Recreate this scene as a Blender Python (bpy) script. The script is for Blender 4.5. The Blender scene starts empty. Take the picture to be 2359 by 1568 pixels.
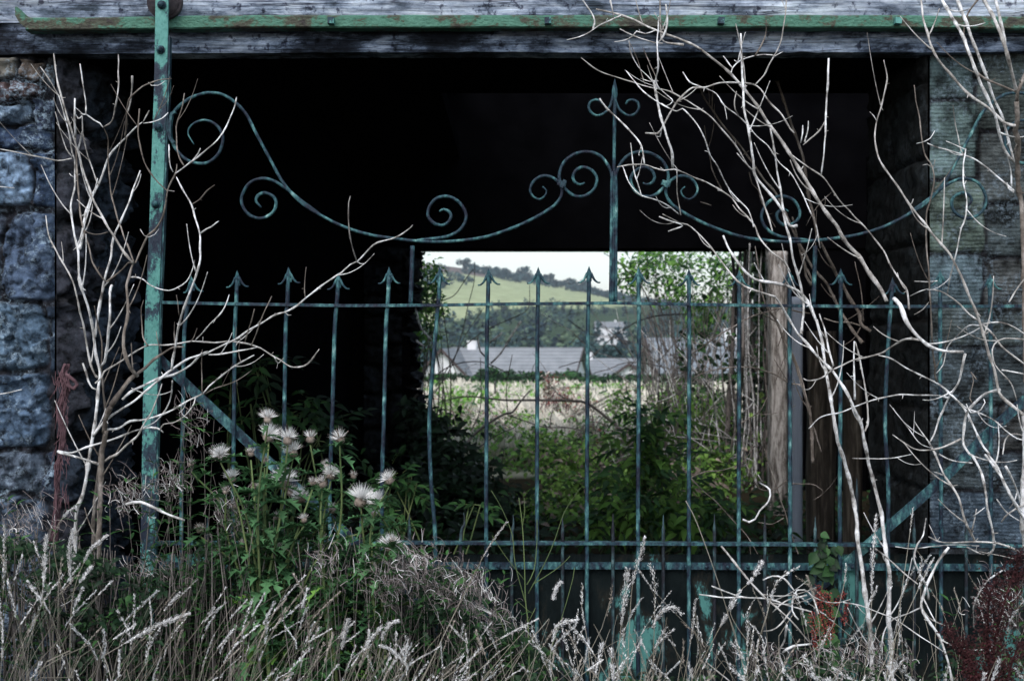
import bpy, bmesh, math, random
import numpy as np
from mathutils import Vector, Matrix, noise as mnoise
R = math.radians
S = bpy.context.scene
# ---------------------------------------------------------------- camera, sky, sun, exposure
CAMH = 1.45
cd = bpy.data.cameras.new('camera'); cam = bpy.data.objects.new('camera', cd); S.collection.objects.link(cam)
cam.location = (0, 0, CAMH); cam.rotation_euler = (R(90), 0, 0)
cd.sensor_width = 36; cd.lens = 45; cd.clip_start = .05; cd.clip_end = 6000
cd.dof.use_dof = True; cd.dof.focus_distance = 4.05; cd.dof.aperture_fstop = 6.3
S.camera = cam
SUN_EL, SUN_ROT = R(48), R(196)
w = bpy.data.worlds.new("World"); S.world = w; w.use_nodes = True
nt = w.node_tree; bg = nt.nodes['Background']
sky = nt.nodes.new('ShaderNodeTexSky'); sky.sky_type = 'NISHITA'; sky.sun_disc = False
sky.sun_elevation = SUN_EL; sky.sun_rotation = SUN_ROT; sky.air_density = 1.0; sky.dust_density = 2.0
hs = nt.nodes.new('ShaderNodeHueSaturation'); hs.inputs['Saturation'].default_value = .6; hs.inputs['Hue'].default_value = .478
nt.links.new(sky.outputs[0], hs.inputs['Color']); nt.links.new(hs.outputs[0], bg.inputs[0])
bg.inputs[1].default_value = .15
sd = bpy.data.lights.new('sun', 'SUN'); sd.energy = .75; sd.angle = R(20); sd.color = (1, .97, .93)
so = bpy.data.objects.new('sun', sd); S.collection.objects.link(so)
sdir = Vector((math.sin(SUN_ROT)*math.cos(SUN_EL), math.cos(SUN_ROT)*math.cos(SUN_EL), math.sin(SUN_EL)))
so.rotation_euler = (-sdir).to_track_quat('-Z', 'Y').to_euler(); so.location = (0, -5, 12)
S.view_settings.view_transform = 'Standard'; S.view_settings.look = 'None'
S.view_settings.exposure = 0.85; S.view_settings.gamma = 1
S.cycles.max_bounces = 5; S.cycles.diffuse_bounces = 3; S.cycles.transparent_max_bounces = 8

# ---------------------------------------------------------------- helpers
F = 2949.0
def P(u, v, D): return Vector(((u-1179.5)/F*D, D, CAMH-(v-784)/F*D))
OFF = dict(A=(0,0), B=(787,0), C=(1573,0), D=(0,523), E=(787,523), F=(1573,523), G=(0,1046), H=(787,1046), I=(1573,1046))
def trace(s):
    out = []; k = 'A'
    for t in s.split():
        if t[0].isalpha(): k = t[0]; t = t[1:]
        a, b = t.split(','); out.append((OFF[k][0]+float(a)/3, OFF[k][1]+float(b)/3))
    return out
def n3(x, y, z=0., s=1.): return mnoise.noise(Vector((x*s, y*s, z*s)))
def spline(pts, step):
    """Catmull-Rom through Vectors"""
    if len(pts) < 3:
        a, b = pts[0], pts[-1]; n = max(2, int((b-a).length/step)); return [a.lerp(b, i/n) for i in range(n+1)]
    q = [pts[0]*2-pts[1]]+list(pts)+[pts[-1]*2-pts[-2]]; out = []
    for i in range(1, len(q)-2):
        p0, p1, p2, p3 = q[i-1:i+3]; n = max(1, int((p2-p1).length/step))
        for j in range(n):
            t = j/n
            out.append(.5*((2*p1)+(p2-p0)*t+(2*p0-5*p1+4*p2-p3)*t*t+(3*p1-p0-3*p2+p3)*t*t*t))
    out.append(pts[-1].copy()); return out
class MB:
    def __init__(s): s.v = []; s.f = []; s.m = []; s.sm = []
    def add(s, vs, fs, mi=0, smooth=False):
        b = len(s.v); s.v.extend([tuple(p) for p in vs])
        for f in fs: s.f.append([b+i for i in f]); s.m.append(mi); s.sm.append(smooth)
    def tube(s, pts, rad, n=6, mi=0, cap=True):
        if len(pts) < 2: return
        rr = rad if hasattr(rad, '__len__') else [rad]*len(pts)
        vs = []; up = None; L = len(pts)
        for i, p in enumerate(pts):
            t = (pts[min(i+1, L-1)]-pts[max(i-1, 0)])
            if t.length < 1e-9: t = Vector((0,0,1))
            t.normalize()
            if up is None: up = t.orthogonal().normalized()
            up = (up-t*up.dot(t)); up = up.normalized() if up.length > 1e-6 else t.orthogonal().normalized()
            bi = t.cross(up)
            for k in range(n):
                a = 2*math.pi*k/n; vs.append(p+(up*math.cos(a)+bi*math.sin(a))*rr[i])
        fs = [[i*n+k, i*n+(k+1)%n, (i+1)*n+(k+1)%n, (i+1)*n+k] for i in range(L-1) for k in range(n)]
        if cap: fs += [list(range(n))[::-1], [(L-1)*n+k for k in range(n)]]
        s.add(vs, fs, mi, n > 3)
    def box(s, x0, x1, y0, y1, z0, z1, mi=0, M=None):
        vs = [Vector((x, y, z)) for x in (x0, x1) for y in (y0, y1) for z in (z0, z1)]
        if M: vs = [M@v for v in vs]
        s.add(vs, [[0,1,3,2],[4,6,7,5],[0,4,5,1],[2,3,7,6],[0,2,6,4],[1,5,7,3]], mi)
    def ribbon(s, pts, wd, th, mi=0):
        """flat bar standing edge-on: width wd across, thickness th along y"""
        vs = []; L = len(pts)
        for i, p in enumerate(pts):
            t = (pts[min(i+1, L-1)]-pts[max(i-1, 0)]).normalized(); y = Vector((0,1,0)); nn = t.cross(y).normalized()
            ww = wd[i] if hasattr(wd, '__len__') else wd
            for a, b in ((-1,-1),(1,-1),(1,1),(-1,1)): vs.append(p+nn*ww*.5*a+y*th*.5*b)
        fs = [[i*4+k, i*4+(k+1)%4, i*4+4+(k+1)%4, i*4+4+k] for i in range(L-1) for k in range(4)]
        fs += [[3,2,1,0], [L*4-4+k for k in range(4)]]
        s.add(vs, fs, mi)
    def grid(s, P2, mi=0, smooth=True):
        """P2: array (n,m,3)"""
        n, m = P2.shape[:2]; b = len(s.v)
        s.v.extend(map(tuple, P2.reshape(-1, 3).tolist()))
        for i in range(n-1):
            for j in range(m-1):
                s.f.append([b+i*m+j, b+i*m+j+1, b+(i+1)*m+j+1, b+(i+1)*m+j]); s.m.append(mi); s.sm.append(smooth)
    def leaf(s, p, d, nrm, L, W, mi=0, droop=.25, kind='ovate'):
        d = d.normalized(); sd_ = d.cross(nrm)
        sd_ = sd_.normalized() if sd_.length > 1e-5 else d.orthogonal().normalized()
        nn = sd_.cross(d)
        if kind == 'ovate': prof = ((0,.05),(.2,.8),(.42,1),(.7,.62),(1,0))
        elif kind == 'lance': prof = ((0,.2),(.3,1),(.65,.7),(1,0))
        else: prof = ((0,.2),(.12,.35),(.22,1),(.3,.3),(.45,.95),(.53,.28),(.68,.75),(.75,.22),(1,0))
        vs = []
        for t, ww in prof:
            c = p+d*(L*t)-nn*(droop*L*t*t); e = nn*(W*ww*.22)
            f_ = d*(L*.1) if (kind == 'thistle' and ww > .6) else Vector((0,0,0))
            vs += [c-sd_*(W*ww*.5)+e+f_, c, c+sd_*(W*ww*.5)+e+f_]
        fs = []
        for i in range(len(prof)-1):
            a = i*3; fs += [[a, a+1, a+4, a+3], [a+1, a+2, a+5, a+4]]
        s.add(vs, fs, mi, True)
    def build(s, name, mats, parent=None):
        me = bpy.data.meshes.new(name); me.from_pydata(s.v, [], s.f)
        mats = mats if isinstance(mats, (list, tuple)) else [mats]
        for m in mats: me.materials.append(m)
        me.polygons.foreach_set('material_index', s.m); me.polygons.foreach_set('use_smooth', s.sm); me.update()
        o = bpy.data.objects.new(name, me); S.collection.objects.link(o)
        if parent: o.parent = parent; o.matrix_parent_inverse = Matrix.Translation(parent.location).inverted() if parent.type == 'EMPTY' else Matrix()
        return o
def tag(o, label=None, cat=None, group=None, kind=None):
    for k, v in (('label', label), ('category', cat), ('group', group), ('kind', kind)):
        if v: o[k] = v
    return o
def thing(name, loc, label, cat, group=None):
    o = bpy.data.objects.new(name, None); S.collection.objects.link(o); o.location = loc; o.empty_display_size = .1
    return tag(o, label, cat, group)

# ---------------------------------------------------------------- materials
def mat(name, stops, scale=5., rough=.85, stretch=(1,1,1), bump=.3, bscale=None, detail=8, island=0., dist=0., spec=.25, coord='Object', lac=None, transl=0., metal=0., rgh=.62):
    m = bpy.data.materials.new(name); m.use_nodes = True; t = m.node_tree; N = t.nodes; Lk = t.links.new
    b = N['Principled BSDF']; b.inputs['Roughness'].default_value = rough; b.inputs['Specular IOR Level'].default_value = spec
    b.inputs['Metallic'].default_value = metal
    tc = N.new('ShaderNodeTexCoord'); mp = N.new('ShaderNodeMapping'); mp.inputs['Scale'].default_value = stretch
    Lk(tc.outputs[coord], mp.inputs[0])
    nz = N.new('ShaderNodeTexNoise'); nz.inputs['Scale'].default_value = scale; nz.inputs['Detail'].default_value = detail
    nz.inputs['Roughness'].default_value = rgh; nz.inputs['Distortion'].default_value = dist
    Lk(mp.outputs[0], nz.inputs['Vector'])
    cr = N.new('ShaderNodeValToRGB'); e = cr.color_ramp.elements
    e[0].position, e[0].color = stops[0][0], (*stops[0][1], 1); e[1].position, e[1].color = stops[-1][0], (*stops[-1][1], 1)
    for p_, c_ in stops[1:-1]: q = e.new(p_); q.color = (*c_, 1)
    Lk(nz.outputs[0], cr.inputs[0]); col = cr.outputs[0]
    if island:
        g = N.new('ShaderNodeNewGeometry'); mr = N.new('ShaderNodeMapRange'); mr.inputs[3].default_value = 1-island; mr.inputs[4].default_value = 1+island
        Lk(g.outputs['Random Per Island'], mr.inputs[0])
        mx = N.new('ShaderNodeMix'); mx.data_type = 'RGBA'; mx.blend_type = 'MULTIPLY'; mx.inputs[0].default_value = 1
        Lk(col, mx.inputs[6]); Lk(mr.outputs[0], mx.inputs[7]); col = mx.outputs[2]
    Lk(col, b.inputs['Base Color'])
    if bump:
        nb = N.new('ShaderNodeTexNoise'); nb.inputs['Scale'].default_value = bscale or scale*4; nb.inputs['Detail'].default_value = 6
        Lk(mp.outputs[0], nb.inputs['Vector']); bp = N.new('ShaderNodeBump'); bp.inputs['Strength'].default_value = bump; bp.inputs['Distance'].default_value = .01
        Lk(nb.outputs[0], bp.inputs['Height']); Lk(bp.outputs[0], b.inputs['Normal'])
    if transl:
        tr = N.new('ShaderNodeBsdfTranslucent'); Lk(col, tr.inputs[0]); ms = N.new('ShaderNodeMixShader'); ms.inputs[0].default_value = transl
        Lk(b.outputs[0], ms.inputs[1]); Lk(tr.outputs[0], ms.inputs[2]); Lk(ms.outputs[0], N['Material Output'].inputs[0])
    return m
def attr_stone(name, tooling=0., lichen=.5, base=1., fine=26., bstr=.9):
    """stone whose per-stone tint comes from the mesh; lichen blotches and grain on top"""
    m = bpy.data.materials.new(name); m.use_nodes = True; t = m.node_tree; N = t.nodes; Lk = t.links.new
    b = N['Principled BSDF']; b.inputs['Roughness'].default_value = .93; b.inputs['Specular IOR Level'].default_value = .15
    at = N.new('ShaderNodeAttribute'); at.attribute_name = 'tint'
    tc = N.new('ShaderNodeTexCoord')
    def nz(sc, det=8, ro=.65):
        n = N.new('ShaderNodeTexNoise'); n.inputs['Scale'].default_value = sc; n.inputs['Detail'].default_value = det; n.inputs['Roughness'].default_value = ro
        Lk(tc.outputs['Object'], n.inputs['Vector']); return n
    a = nz(fine); r1 = N.new('ShaderNodeMapRange'); r1.inputs[1].default_value = .38; r1.inputs[2].default_value = .62; r1.inputs[3].default_value = .12*base; r1.inputs[4].default_value = 1.15*base
    Lk(a.outputs[0], r1.inputs[0])
    mx = N.new('ShaderNodeMix'); mx.data_type = 'RGBA'; mx.blend_type = 'MULTIPLY'; mx.inputs[0].default_value = 1
    Lk(at.outputs['Color'], mx.inputs[6]); Lk(r1.outputs[0], mx.inputs[7])
    l1 = nz(7, 10, .75); r2 = N.new('ShaderNodeMapRange'); r2.inputs[1].default_value = .47; r2.inputs[2].default_value = .60; r2.inputs[4].default_value = lichen
    Lk(l1.outputs[0], r2.inputs[0])
    l2 = nz(70, 6, .7); r3 = N.new('ShaderNodeMapRange'); r3.inputs[1].default_value = .46; r3.inputs[2].default_value = .60; Lk(l2.outputs[0], r3.inputs[0])
    ml = N.new('ShaderNodeMath'); ml.operation = 'MULTIPLY'; Lk(r2.outputs[0], ml.inputs[0]); Lk(r3.outputs[0], ml.inputs[1])
    m2 = N.new('ShaderNodeMix'); m2.data_type = 'RGBA'; Lk(ml.outputs[0], m2.inputs[0]); Lk(mx.outputs[2], m2.inputs[6]); m2.inputs[7].default_value = (.40*base, .53*base, .66*base, 1)
    Lk(m2.outputs[2], b.inputs['Base Color'])
    bp = N.new('ShaderNodeBump'); bp.inputs['Strength'].default_value = bstr; bp.inputs['Distance'].default_value = .012
    if tooling:
        wv = N.new('ShaderNodeTexWave'); wv.wave_type = 'BANDS'; wv.bands_direction = 'Z'; wv.inputs['Scale'].default_value = 24; wv.inputs['Distortion'].default_value = 4.5; wv.inputs['Detail'].default_value = 4; wv.inputs['Detail Scale'].default_value = 1.0
        mp = N.new('ShaderNodeMapping'); mp.inputs['Scale'].default_value = (.35, .35, 1); Lk(tc.outputs['Object'], mp.inputs[0]); Lk(mp.outputs[0], wv.inputs['Vector'])
        ad = N.new('ShaderNodeMath'); ad.operation = 'MULTIPLY_ADD'; ad.inputs[1].default_value = tooling; wm = N.new('ShaderNodeMath'); wm.operation = 'MULTIPLY'; Lk(wv.outputs['Fac'], wm.inputs[0]); Lk(nz(9, 4).outputs[0], wm.inputs[1]); Lk(wm.outputs[0], ad.inputs[0])
        Lk(nz(60).outputs[0], ad.inputs[2]); Lk(ad.outputs[0], bp.inputs['Height'])
    else: Lk(nz(45, 10, .75).outputs[0], bp.inputs['Height'])
    Lk(bp.outputs[0], b.inputs['Normal'])
    return m
M = {}
M['stone'] = attr_stone('rubble_stone', 0, .75, 1)
M['ashlar'] = attr_stone('tooled_sandstone', .30, .35, .74, 12)
M['dark_stone'] = attr_stone('shade_darkened_stone', 0, .12, .35)  # darkened base puts the shade of the reveals into the stone
def wood(name, cols, blot, grain=.5, seed=0.):
    m = bpy.data.materials.new(name); m.use_nodes = True; t = m.node_tree; N = t.nodes; Lk = t.links.new; b = N['Principled BSDF']; b.inputs['Roughness'].default_value = .9; b.inputs['Specular IOR Level'].default_value = .15
    tc = N.new('ShaderNodeTexCoord')
    def nz(sc, st, det, ro, di=0.):
        mp = N.new('ShaderNodeMapping'); mp.inputs['Scale'].default_value = st; mp.inputs['Location'].default_value = (seed, 0, seed*.3); Lk(tc.outputs['Object'], mp.inputs[0])
        n = N.new('ShaderNodeTexNoise'); n.inputs['Scale'].default_value = sc; n.inputs['Detail'].default_value = det; n.inputs['Roughness'].default_value = ro; n.inputs['Distortion'].default_value = di; Lk(mp.outputs[0], n.inputs['Vector']); return n.outputs[0]
    def ramp(src, stops):
        cr = N.new('ShaderNodeValToRGB'); e = cr.color_ramp.elements; e[0].position, e[0].color = stops[0][0], (*stops[0][1], 1); e[1].position, e[1].color = stops[-1][0], (*stops[-1][1], 1)
        for p_, c_ in stops[1:-1]: q = e.new(p_); q.color = (*c_, 1)
        Lk(src, cr.inputs[0]); return cr.outputs[0]
    def mul(a, c):
        mx = N.new('ShaderNodeMix'); mx.data_type = 'RGBA'; mx.blend_type = 'MULTIPLY'; mx.inputs[0].default_value = 1; Lk(a, mx.inputs[6]); Lk(c, mx.inputs[7]); return mx.outputs[2]
    base = ramp(nz(3.2, (1,1,2.8), 10, .72, .2), [(blot+p_, c_) for p_, c_ in zip((-.10,-.03,.03,.14), cols)])
    g = 1-grain; fine = nz(1.6, (2.2,1,75), 8, .7, .15)
    gr = ramp(fine, [(.34,(g*.55,)*3),(.45,(g,)*3),(.6,(1.1,1.1,1.12))])
    cl = nz(1.3, (.7,1,14), 5, .6, .4); crk = ramp(cl, [(.470,(1,1,1)),(.488,(.12,.12,.14)),(.506,(1,1,1))])
    sp = ramp(nz(34, (1,1,1), 4, .6), [(.34,(.22,.22,.26)),(.42,(1,1,1))])
    col = mul(mul(mul(base, gr), crk), sp); Lk(col, b.inputs['Base Color'])
    bp = N.new('ShaderNodeBump'); bp.inputs['Strength'].default_value = .8; bp.inputs['Distance'].default_value = .006; Lk(fine, bp.inputs['Height']); Lk(bp.outputs[0], b.inputs['Normal']); return m
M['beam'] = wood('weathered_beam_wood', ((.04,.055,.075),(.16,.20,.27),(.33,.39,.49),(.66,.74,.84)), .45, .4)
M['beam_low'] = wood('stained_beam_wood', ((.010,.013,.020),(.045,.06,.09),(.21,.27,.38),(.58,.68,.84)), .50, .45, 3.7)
M['unused_a'] = mat('weathered_beam_wood', [(.32,(.03,.033,.06)),(.41,(.17,.19,.27)),(.48,(.36,.39,.50)),(.62,(.66,.70,.80))], 2.0, .9, (.9,1,15), .9, 14, 14, dist=.25)
M['unused_b'] = mat('stained_beam_wood', [(.38,(.012,.013,.025)),(.46,(.07,.08,.13)),(.52,(.24,.27,.40)),(.62,(.60,.65,.82))], 2.0, .9, (1.1,1,12), .9, 16, 14, dist=.35)
M['shade_black'] = mat('shade_black_plaster', [(.3,(.0015,.0015,.002)),(.7,(.004,.004,.005))], 3, .98, bump=.2, spec=0)  # near-black base paints in the shade of the unlit interior
M['paint'] = mat('flaking_green_paint', [(.42,(.015,.022,.04)),(.485,(.03,.07,.09)),(.50,(.075,.235,.215)),(.75,(.14,.36,.33))], 11, .6, (1,1,.6), .6, 60, 12, dist=.1, rgh=.74)
M['paint_bar'] = mat('worn_green_paint_on_bars', [(.38,(.010,.014,.028)),(.49,(.018,.045,.065)),(.57,(.035,.105,.12)),(.65,(.09,.22,.22)),(.76,(.35,.52,.52))], 36, .55, (1,1,.5), .6, 120, 6)
M['paint_rail'] = mat('mossy_green_track_paint', [(.38,(.03,.026,.026)),(.47,(.065,.07,.05)),(.51,(.055,.15,.11)),(.75,(.11,.26,.20))], 7, .7, (1,1,1.6), .7, 70, 12, dist=.1, rgh=.78)
M['panel'] = mat('rusted_sheet_with_paint_flakes', [(.3,(.003,.005,.006)),(.50,(.007,.011,.012)),(.555,(.018,.018,.016)),(.58,(.03,.075,.08)),(.595,(.07,.20,.19)),(.8,(.10,.27,.25))], 4.6, .75, (1.5,1,.75), .5, 40, 13, dist=.2, rgh=.7, spec=.04)
M['dark_bar'] = mat('rust_darkened_bar_paint', [(.40,(.012,.012,.018)),(.52,(.02,.03,.038)),(.62,(.04,.085,.095)),(.75,(.16,.22,.23))], 36, .6, (1,1,.5), .6, 120, 6)
M['rust'] = mat('rusty_iron', [(.3,(.02,.018,.025)),(.7,(.09,.075,.08))], 20, .8, bump=.5)
M['bark'] = mat('pale_bare_bark', [(.34,(.11,.10,.095)),(.46,(.42,.415,.41)),(.61,(.80,.81,.84))], 34, .85, (1,1,.7), .5, 110, 8, island=.12)
M['bark_mid'] = mat('grey_brown_bare_bark', [(.32,(.08,.07,.065)),(.48,(.32,.305,.29)),(.64,(.64,.63,.63))], 30, .88, (1,1,.6), .6, 110, 9, island=.15)
M['seed_b'] = mat('dull_brown_grass_seed', [(.3,(.22,.18,.15)),(.7,(.48,.44,.40))], 3, .95, bump=0, island=.5)
M['seed_c'] = mat('grey_grass_seed', [(.3,(.34,.35,.36)),(.7,(.60,.62,.64))], 3, .95, bump=0, island=.5)
M['bark_dark'] = mat('brown_bare_bark', [(.3,(.05,.042,.038)),(.5,(.14,.12,.105)),(.72,(.34,.31,.29))], 24, .9, (1,1,.7), .6, 100, 8, island=.25)
M['bark_far'] = mat('dark_twig_bark', [(.3,(.05,.045,.045)),(.7,(.2,.18,.17))], 10, .9, island=.4)  # darker brown bark for thin twigs and stems
M['straw'] = mat('dry_grass_straw', [(.3,(.11,.095,.065)),(.7,(.34,.32,.28))], 3, .9, bump=0, island=.4)
M['seed'] = mat('pale_grass_seed', [(.3,(.58,.57,.57)),(.7,(.86,.86,.88))], 3, .95, bump=0, island=.5, transl=.15)
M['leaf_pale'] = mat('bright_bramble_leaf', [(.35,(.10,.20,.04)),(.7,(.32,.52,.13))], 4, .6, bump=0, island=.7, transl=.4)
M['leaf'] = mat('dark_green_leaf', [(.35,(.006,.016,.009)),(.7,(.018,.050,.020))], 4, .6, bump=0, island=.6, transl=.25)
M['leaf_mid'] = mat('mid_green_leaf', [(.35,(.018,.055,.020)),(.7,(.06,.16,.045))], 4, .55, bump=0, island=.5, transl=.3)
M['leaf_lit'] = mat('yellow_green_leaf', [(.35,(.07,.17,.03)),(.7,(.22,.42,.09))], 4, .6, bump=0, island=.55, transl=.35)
M['thistle_leaf'] = mat('thistle_leaf_green', [(.35,(.03,.085,.035)),(.6,(.08,.19,.08)),(.8,(.17,.27,.12))], 8, .7, bump=0, island=.5, transl=.2)
M['down'] = mat('white_thistle_down', [(.3,(.78,.77,.76)),(.7,(.90,.90,.91))], 5, .95, bump=0, island=.2, transl=.2)
M['bract'] = mat('dry_thistle_bract', [(.3,(.10,.075,.06)),(.7,(.38,.32,.28))], 12, .9, bump=0, island=.4)
M['frizz'] = mat('curled_willowherb_pods', [(.3,(.07,.05,.05)),(.7,(.34,.30,.30))], 5, .9, bump=0, island=.55)
M['stem_green'] = mat('green_stem', [(.3,(.05,.10,.04)),(.7,(.16,.20,.08))], 6, .7, bump=0, island=.3)
M['dock'] = mat('dark_red_dock_seed', [(.3,(.014,.005,.006)),(.7,(.055,.015,.017))], 9, .9, bump=0, island=.6)
M['dock_red'] = mat('red_dock_seed', [(.3,(.10,.02,.02)),(.7,(.28,.06,.05))], 9, .9, bump=0, island=.6)
M['rope'] = mat('faded_pink_rope', [(.3,(.045,.024,.03)),(.7,(.15,.085,.10))], 30, .95, bump=.4)
M['soil'] = mat('dark_soil_ground', [(.3,(.02,.018,.014)),(.7,(.06,.055,.035))], 2, .98)
M['field'] = mat('field_and_hill_grass', [(.3,(.13,.19,.09)),(.7,(.26,.33,.17))], .012, .95, bump=0, coord='Object')
M['drygrass'] = mat('bleached_field_grass', [(.35,(.50,.46,.39)),(.7,(.80,.76,.70))], 3, .95, bump=0, island=.35, transl=.2)
M['farleaf'] = mat('haze_tinted_foliage', [(.35,(.014,.036,.045)),(.7,(.045,.085,.085))], .06, .9, bump=0, island=.6)  # blue of distant haze mixed into the leaf colour
M['timber'] = mat('rotten_pale_timber', [(.36,(.05,.04,.035)),(.46,(.24,.22,.205)),(.53,(.50,.475,.46)),(.66,(.76,.74,.73))], 6, .9, (5,5,.8), .9, 18, 12, dist=.3, rgh=.74)
M['timber_dark'] = mat('rotten_brown_timber', [(.3,(.03,.025,.02)),(.5,(.11,.09,.075)),(.7,(.32,.27,.22))], 5, .9, (6,6,.7), .9, 14, 9, dist=.6)
M['blue_post'] = mat('grey_blue_sawn_post', [(.3,(.46,.54,.68)),(.7,(.60,.68,.82))], 6, .7, (8,8,.4), .3, 20)
M['render'] = mat('pale_house_render', [(.3,(.62,.62,.66)),(.7,(.72,.72,.76))], 1, .9, bump=0)
M['white'] = mat('white_house_paint', [(.3,(.78,.78,.8)),(.7,(.84,.84,.85))], 1, .7, bump=0)
M['brown_trim'] = mat('dark_brown_bargeboard', [(.3,(.05,.035,.035)),(.7,(.08,.06,.06))], 1, .7, bump=0)
M['window'] = mat('dark_window_glass', [(.3,(.04,.05,.06)),(.7,(.07,.08,.09))], 1, .15, bump=0, spec=.6)
def tile_mat(name, c0, c1, sc):
    m = mat(name, [(.3, c0), (.7, c1)], .8, .85, bump=0); t = m.node_tree; N = t.nodes
    tc = N.new('ShaderNodeTexCoord'); wv = N.new('ShaderNodeTexWave'); wv.wave_type = 'BANDS'; wv.bands_direction = 'Z'; wv.wave_profile = 'SAW'; wv.inputs['Scale'].default_value = sc
    t.links.new(tc.outputs['Object'], wv.inputs['Vector']); bp = N.new('ShaderNodeBump'); bp.inputs['Strength'].default_value = 1; bp.inputs['Distance'].default_value = .12
    t.links.new(wv.outputs['Fac'], bp.inputs['Height']); t.links.new(bp.outputs[0], N['Principled BSDF'].inputs['Normal'])
    mr = N.new('ShaderNodeMapRange'); mr.inputs[1].default_value = .0; mr.inputs[2].default_value = .35; mr.inputs[3].default_value = .55; mr.inputs[4].default_value = 1.05
    mx = N.new('ShaderNodeMix'); mx.data_type = 'RGBA'; mx.blend_type = 'MULTIPLY'; mx.inputs[0].default_value = 1
    l = N['Principled BSDF'].inputs['Base Color'].links[0]; src = l.from_socket
    t.links.new(wv.outputs['Fac'], mr.inputs[0]); t.links.new(src, mx.inputs[6]); t.links.new(mr.outputs[0], mx.inputs[7]); t.links.new(mx.outputs[2], N['Principled BSDF'].inputs['Base Color'])
    return m
M['tiles'] = tile_mat('concrete_roof_tiles', (.17,.185,.205), (.25,.265,.29), .95)
M['farleaf_b'] = mat('far_tree_foliage_pale', [(.35,(.045,.08,.06)),(.7,(.12,.17,.10))], .06, .9, bump=0, island=.6)
M['farleaf_c'] = mat('haze_tinted_foliage_dark', [(.35,(.006,.016,.026)),(.7,(.018,.036,.05))], .06, .9, bump=0, island=.6)  # darker trees, haze blue painted into the leaf colour as well
M['slate'] = tile_mat('grey_roof_slates', (.14,.16,.19), (.21,.24,.27), .9)
M['hill_mat'] = None
# ---------------------------------------------------------------- rubble / ashlar sheets
def vnoise(X, Y, s, seed=0, octs=3):
    """smooth lattice value noise, numpy"""
    out = np.zeros_like(X); amp = 1.; tot = 0
    for o in range(octs):
        x = X*s+seed*13.7; y = Y*s+seed*7.3; xi = np.floor(x); yi = np.floor(y); fx = x-xi; fy = y-yi
        fx = fx*fx*(3-2*fx); fy = fy*fy*(3-2*fy)
        def h(a, b): q = np.sin(a*127.1+b*311.7+seed*3.1)*43758.5453; return q-np.floor(q)
        out += amp*((h(xi,yi)*(1-fx)+h(xi+1,yi)*fx)*(1-fy)+(h(xi,yi+1)*(1-fx)+h(xi+1,yi+1)*fx)*fy); tot += amp; amp *= .5; s *= 2.1
    return out/tot*2-1
def facets(X, Y, s, seed):
    """broken angular faces: each jittered cell is its own tilted plane"""
    x = X*s; y = Y*s; xi = np.floor(x); yi = np.floor(y); best = np.full(X.shape, 9e9); out = np.zeros_like(X)
    def h(a, b, k): q = np.sin(a*127.1+b*311.7+seed*3.1+k*17.3)*43758.5453; return q-np.floor(q)
    for dx in (-1,0,1):
        for dy in (-1,0,1):
            a, b = xi+dx, yi+dy; cx = a+.1+.8*h(a,b,1); cy = b+.1+.8*h(a,b,2); d = (x-cx)**2+(y-cy)**2
            v = (h(a,b,3)-.5)+(x-cx)*(h(a,b,4)-.5)*1.3+(y-cy)*(h(a,b,5)-.5)*1.3
            c = d < best; best[c] = d[c]; out[c] = v[c]
    return out
def courses(w_, h_, ch, cw, rng, gap=.012):
    out = []; z = 0
    while z < h_:
        hh = rng.uniform(*ch); x = -rng.uniform(0, cw[1])
        while x < w_:
            ww = rng.uniform(*cw); out.append((x+ww/2, z+hh/2, ww/2-gap, hh/2-gap)); x += ww
        z += hh
    return out
def sheet(mb, org, ax, az, nrm, w_, h_, stones, tints, step, bulge=.03, rough=.012, power=4, warp=.02, seed=1, mortar=(.07,.07,.08), edge=None):
    """rubble surface: org corner, ax / az in-plane unit axes, nrm outward"""
    nx = max(3, int(w_/step)); nz_ = max(3, int(h_/step))
    s = np.linspace(0, w_, nx); t = np.linspace(0, h_, nz_); Tm, Sm = np.meshgrid(t, s, indexing='ij')
    Sw = Sm+warp*vnoise(Sm, Tm, 7, seed); Tw = Tm+warp*vnoise(Sm, Tm, 7, seed+5)
    best = np.full(Sm.shape, 1e9); idx = np.zeros(Sm.shape, int)
    for k, (cx, cz, hw, hh) in enumerate(stones):
        d = (np.abs(Sw-cx)/hw)**power+(np.abs(Tw-cz)/hh)**power
        c = d < best; best[c] = d[c]; idx[c] = k
    inside = np.clip((1.2-best)/.7, 0, 1); inside = inside*inside*(3-2*inside)
    st = np.array([(math.sin(k*12.9)*.5+.5) for k in range(len(stones))])[idx]
    pil = np.clip(1-best, 0, 1)**.5
    H = inside*(bulge*.85+bulge*.5*st)+bulge*.12*pil*inside+rough*.55*vnoise(Sm, Tm, 16, seed+9, 4)*(.35+.65*inside)+rough*(1.25*facets(Sm+.3*warp*vnoise(Sm,Tm,30,seed), Tm, 13, seed)+.5*facets(Sm, Tm, 34, seed+2))
    if edge is not None:
        e_ = np.minimum(1, (Sm if edge > 0 else w_-Sm)/abs(edge)+.0); H = H*e_**.5
    org = np.array(org); A = np.array(ax); B = np.array(az); Nn = np.array(nrm)
    Pp = org+Sm[..., None]*A+Tm[..., None]*B+H[..., None]*Nn
    tn = np.array(tints)*np.array([.86,1.,1.03]); col = tn[idx % len(tn)]*(.8+.4*st[..., None]); mo = np.array(mortar)
    col = col*inside[..., None]+mo*(1-inside[..., None])
    b = len(mb.v); mb.grid(Pp, 0, True)
    if not hasattr(mb, 'tint'): mb.tint = []
    mb.tint.extend(col.reshape(-1, 3).tolist())
    return Pp
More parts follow.
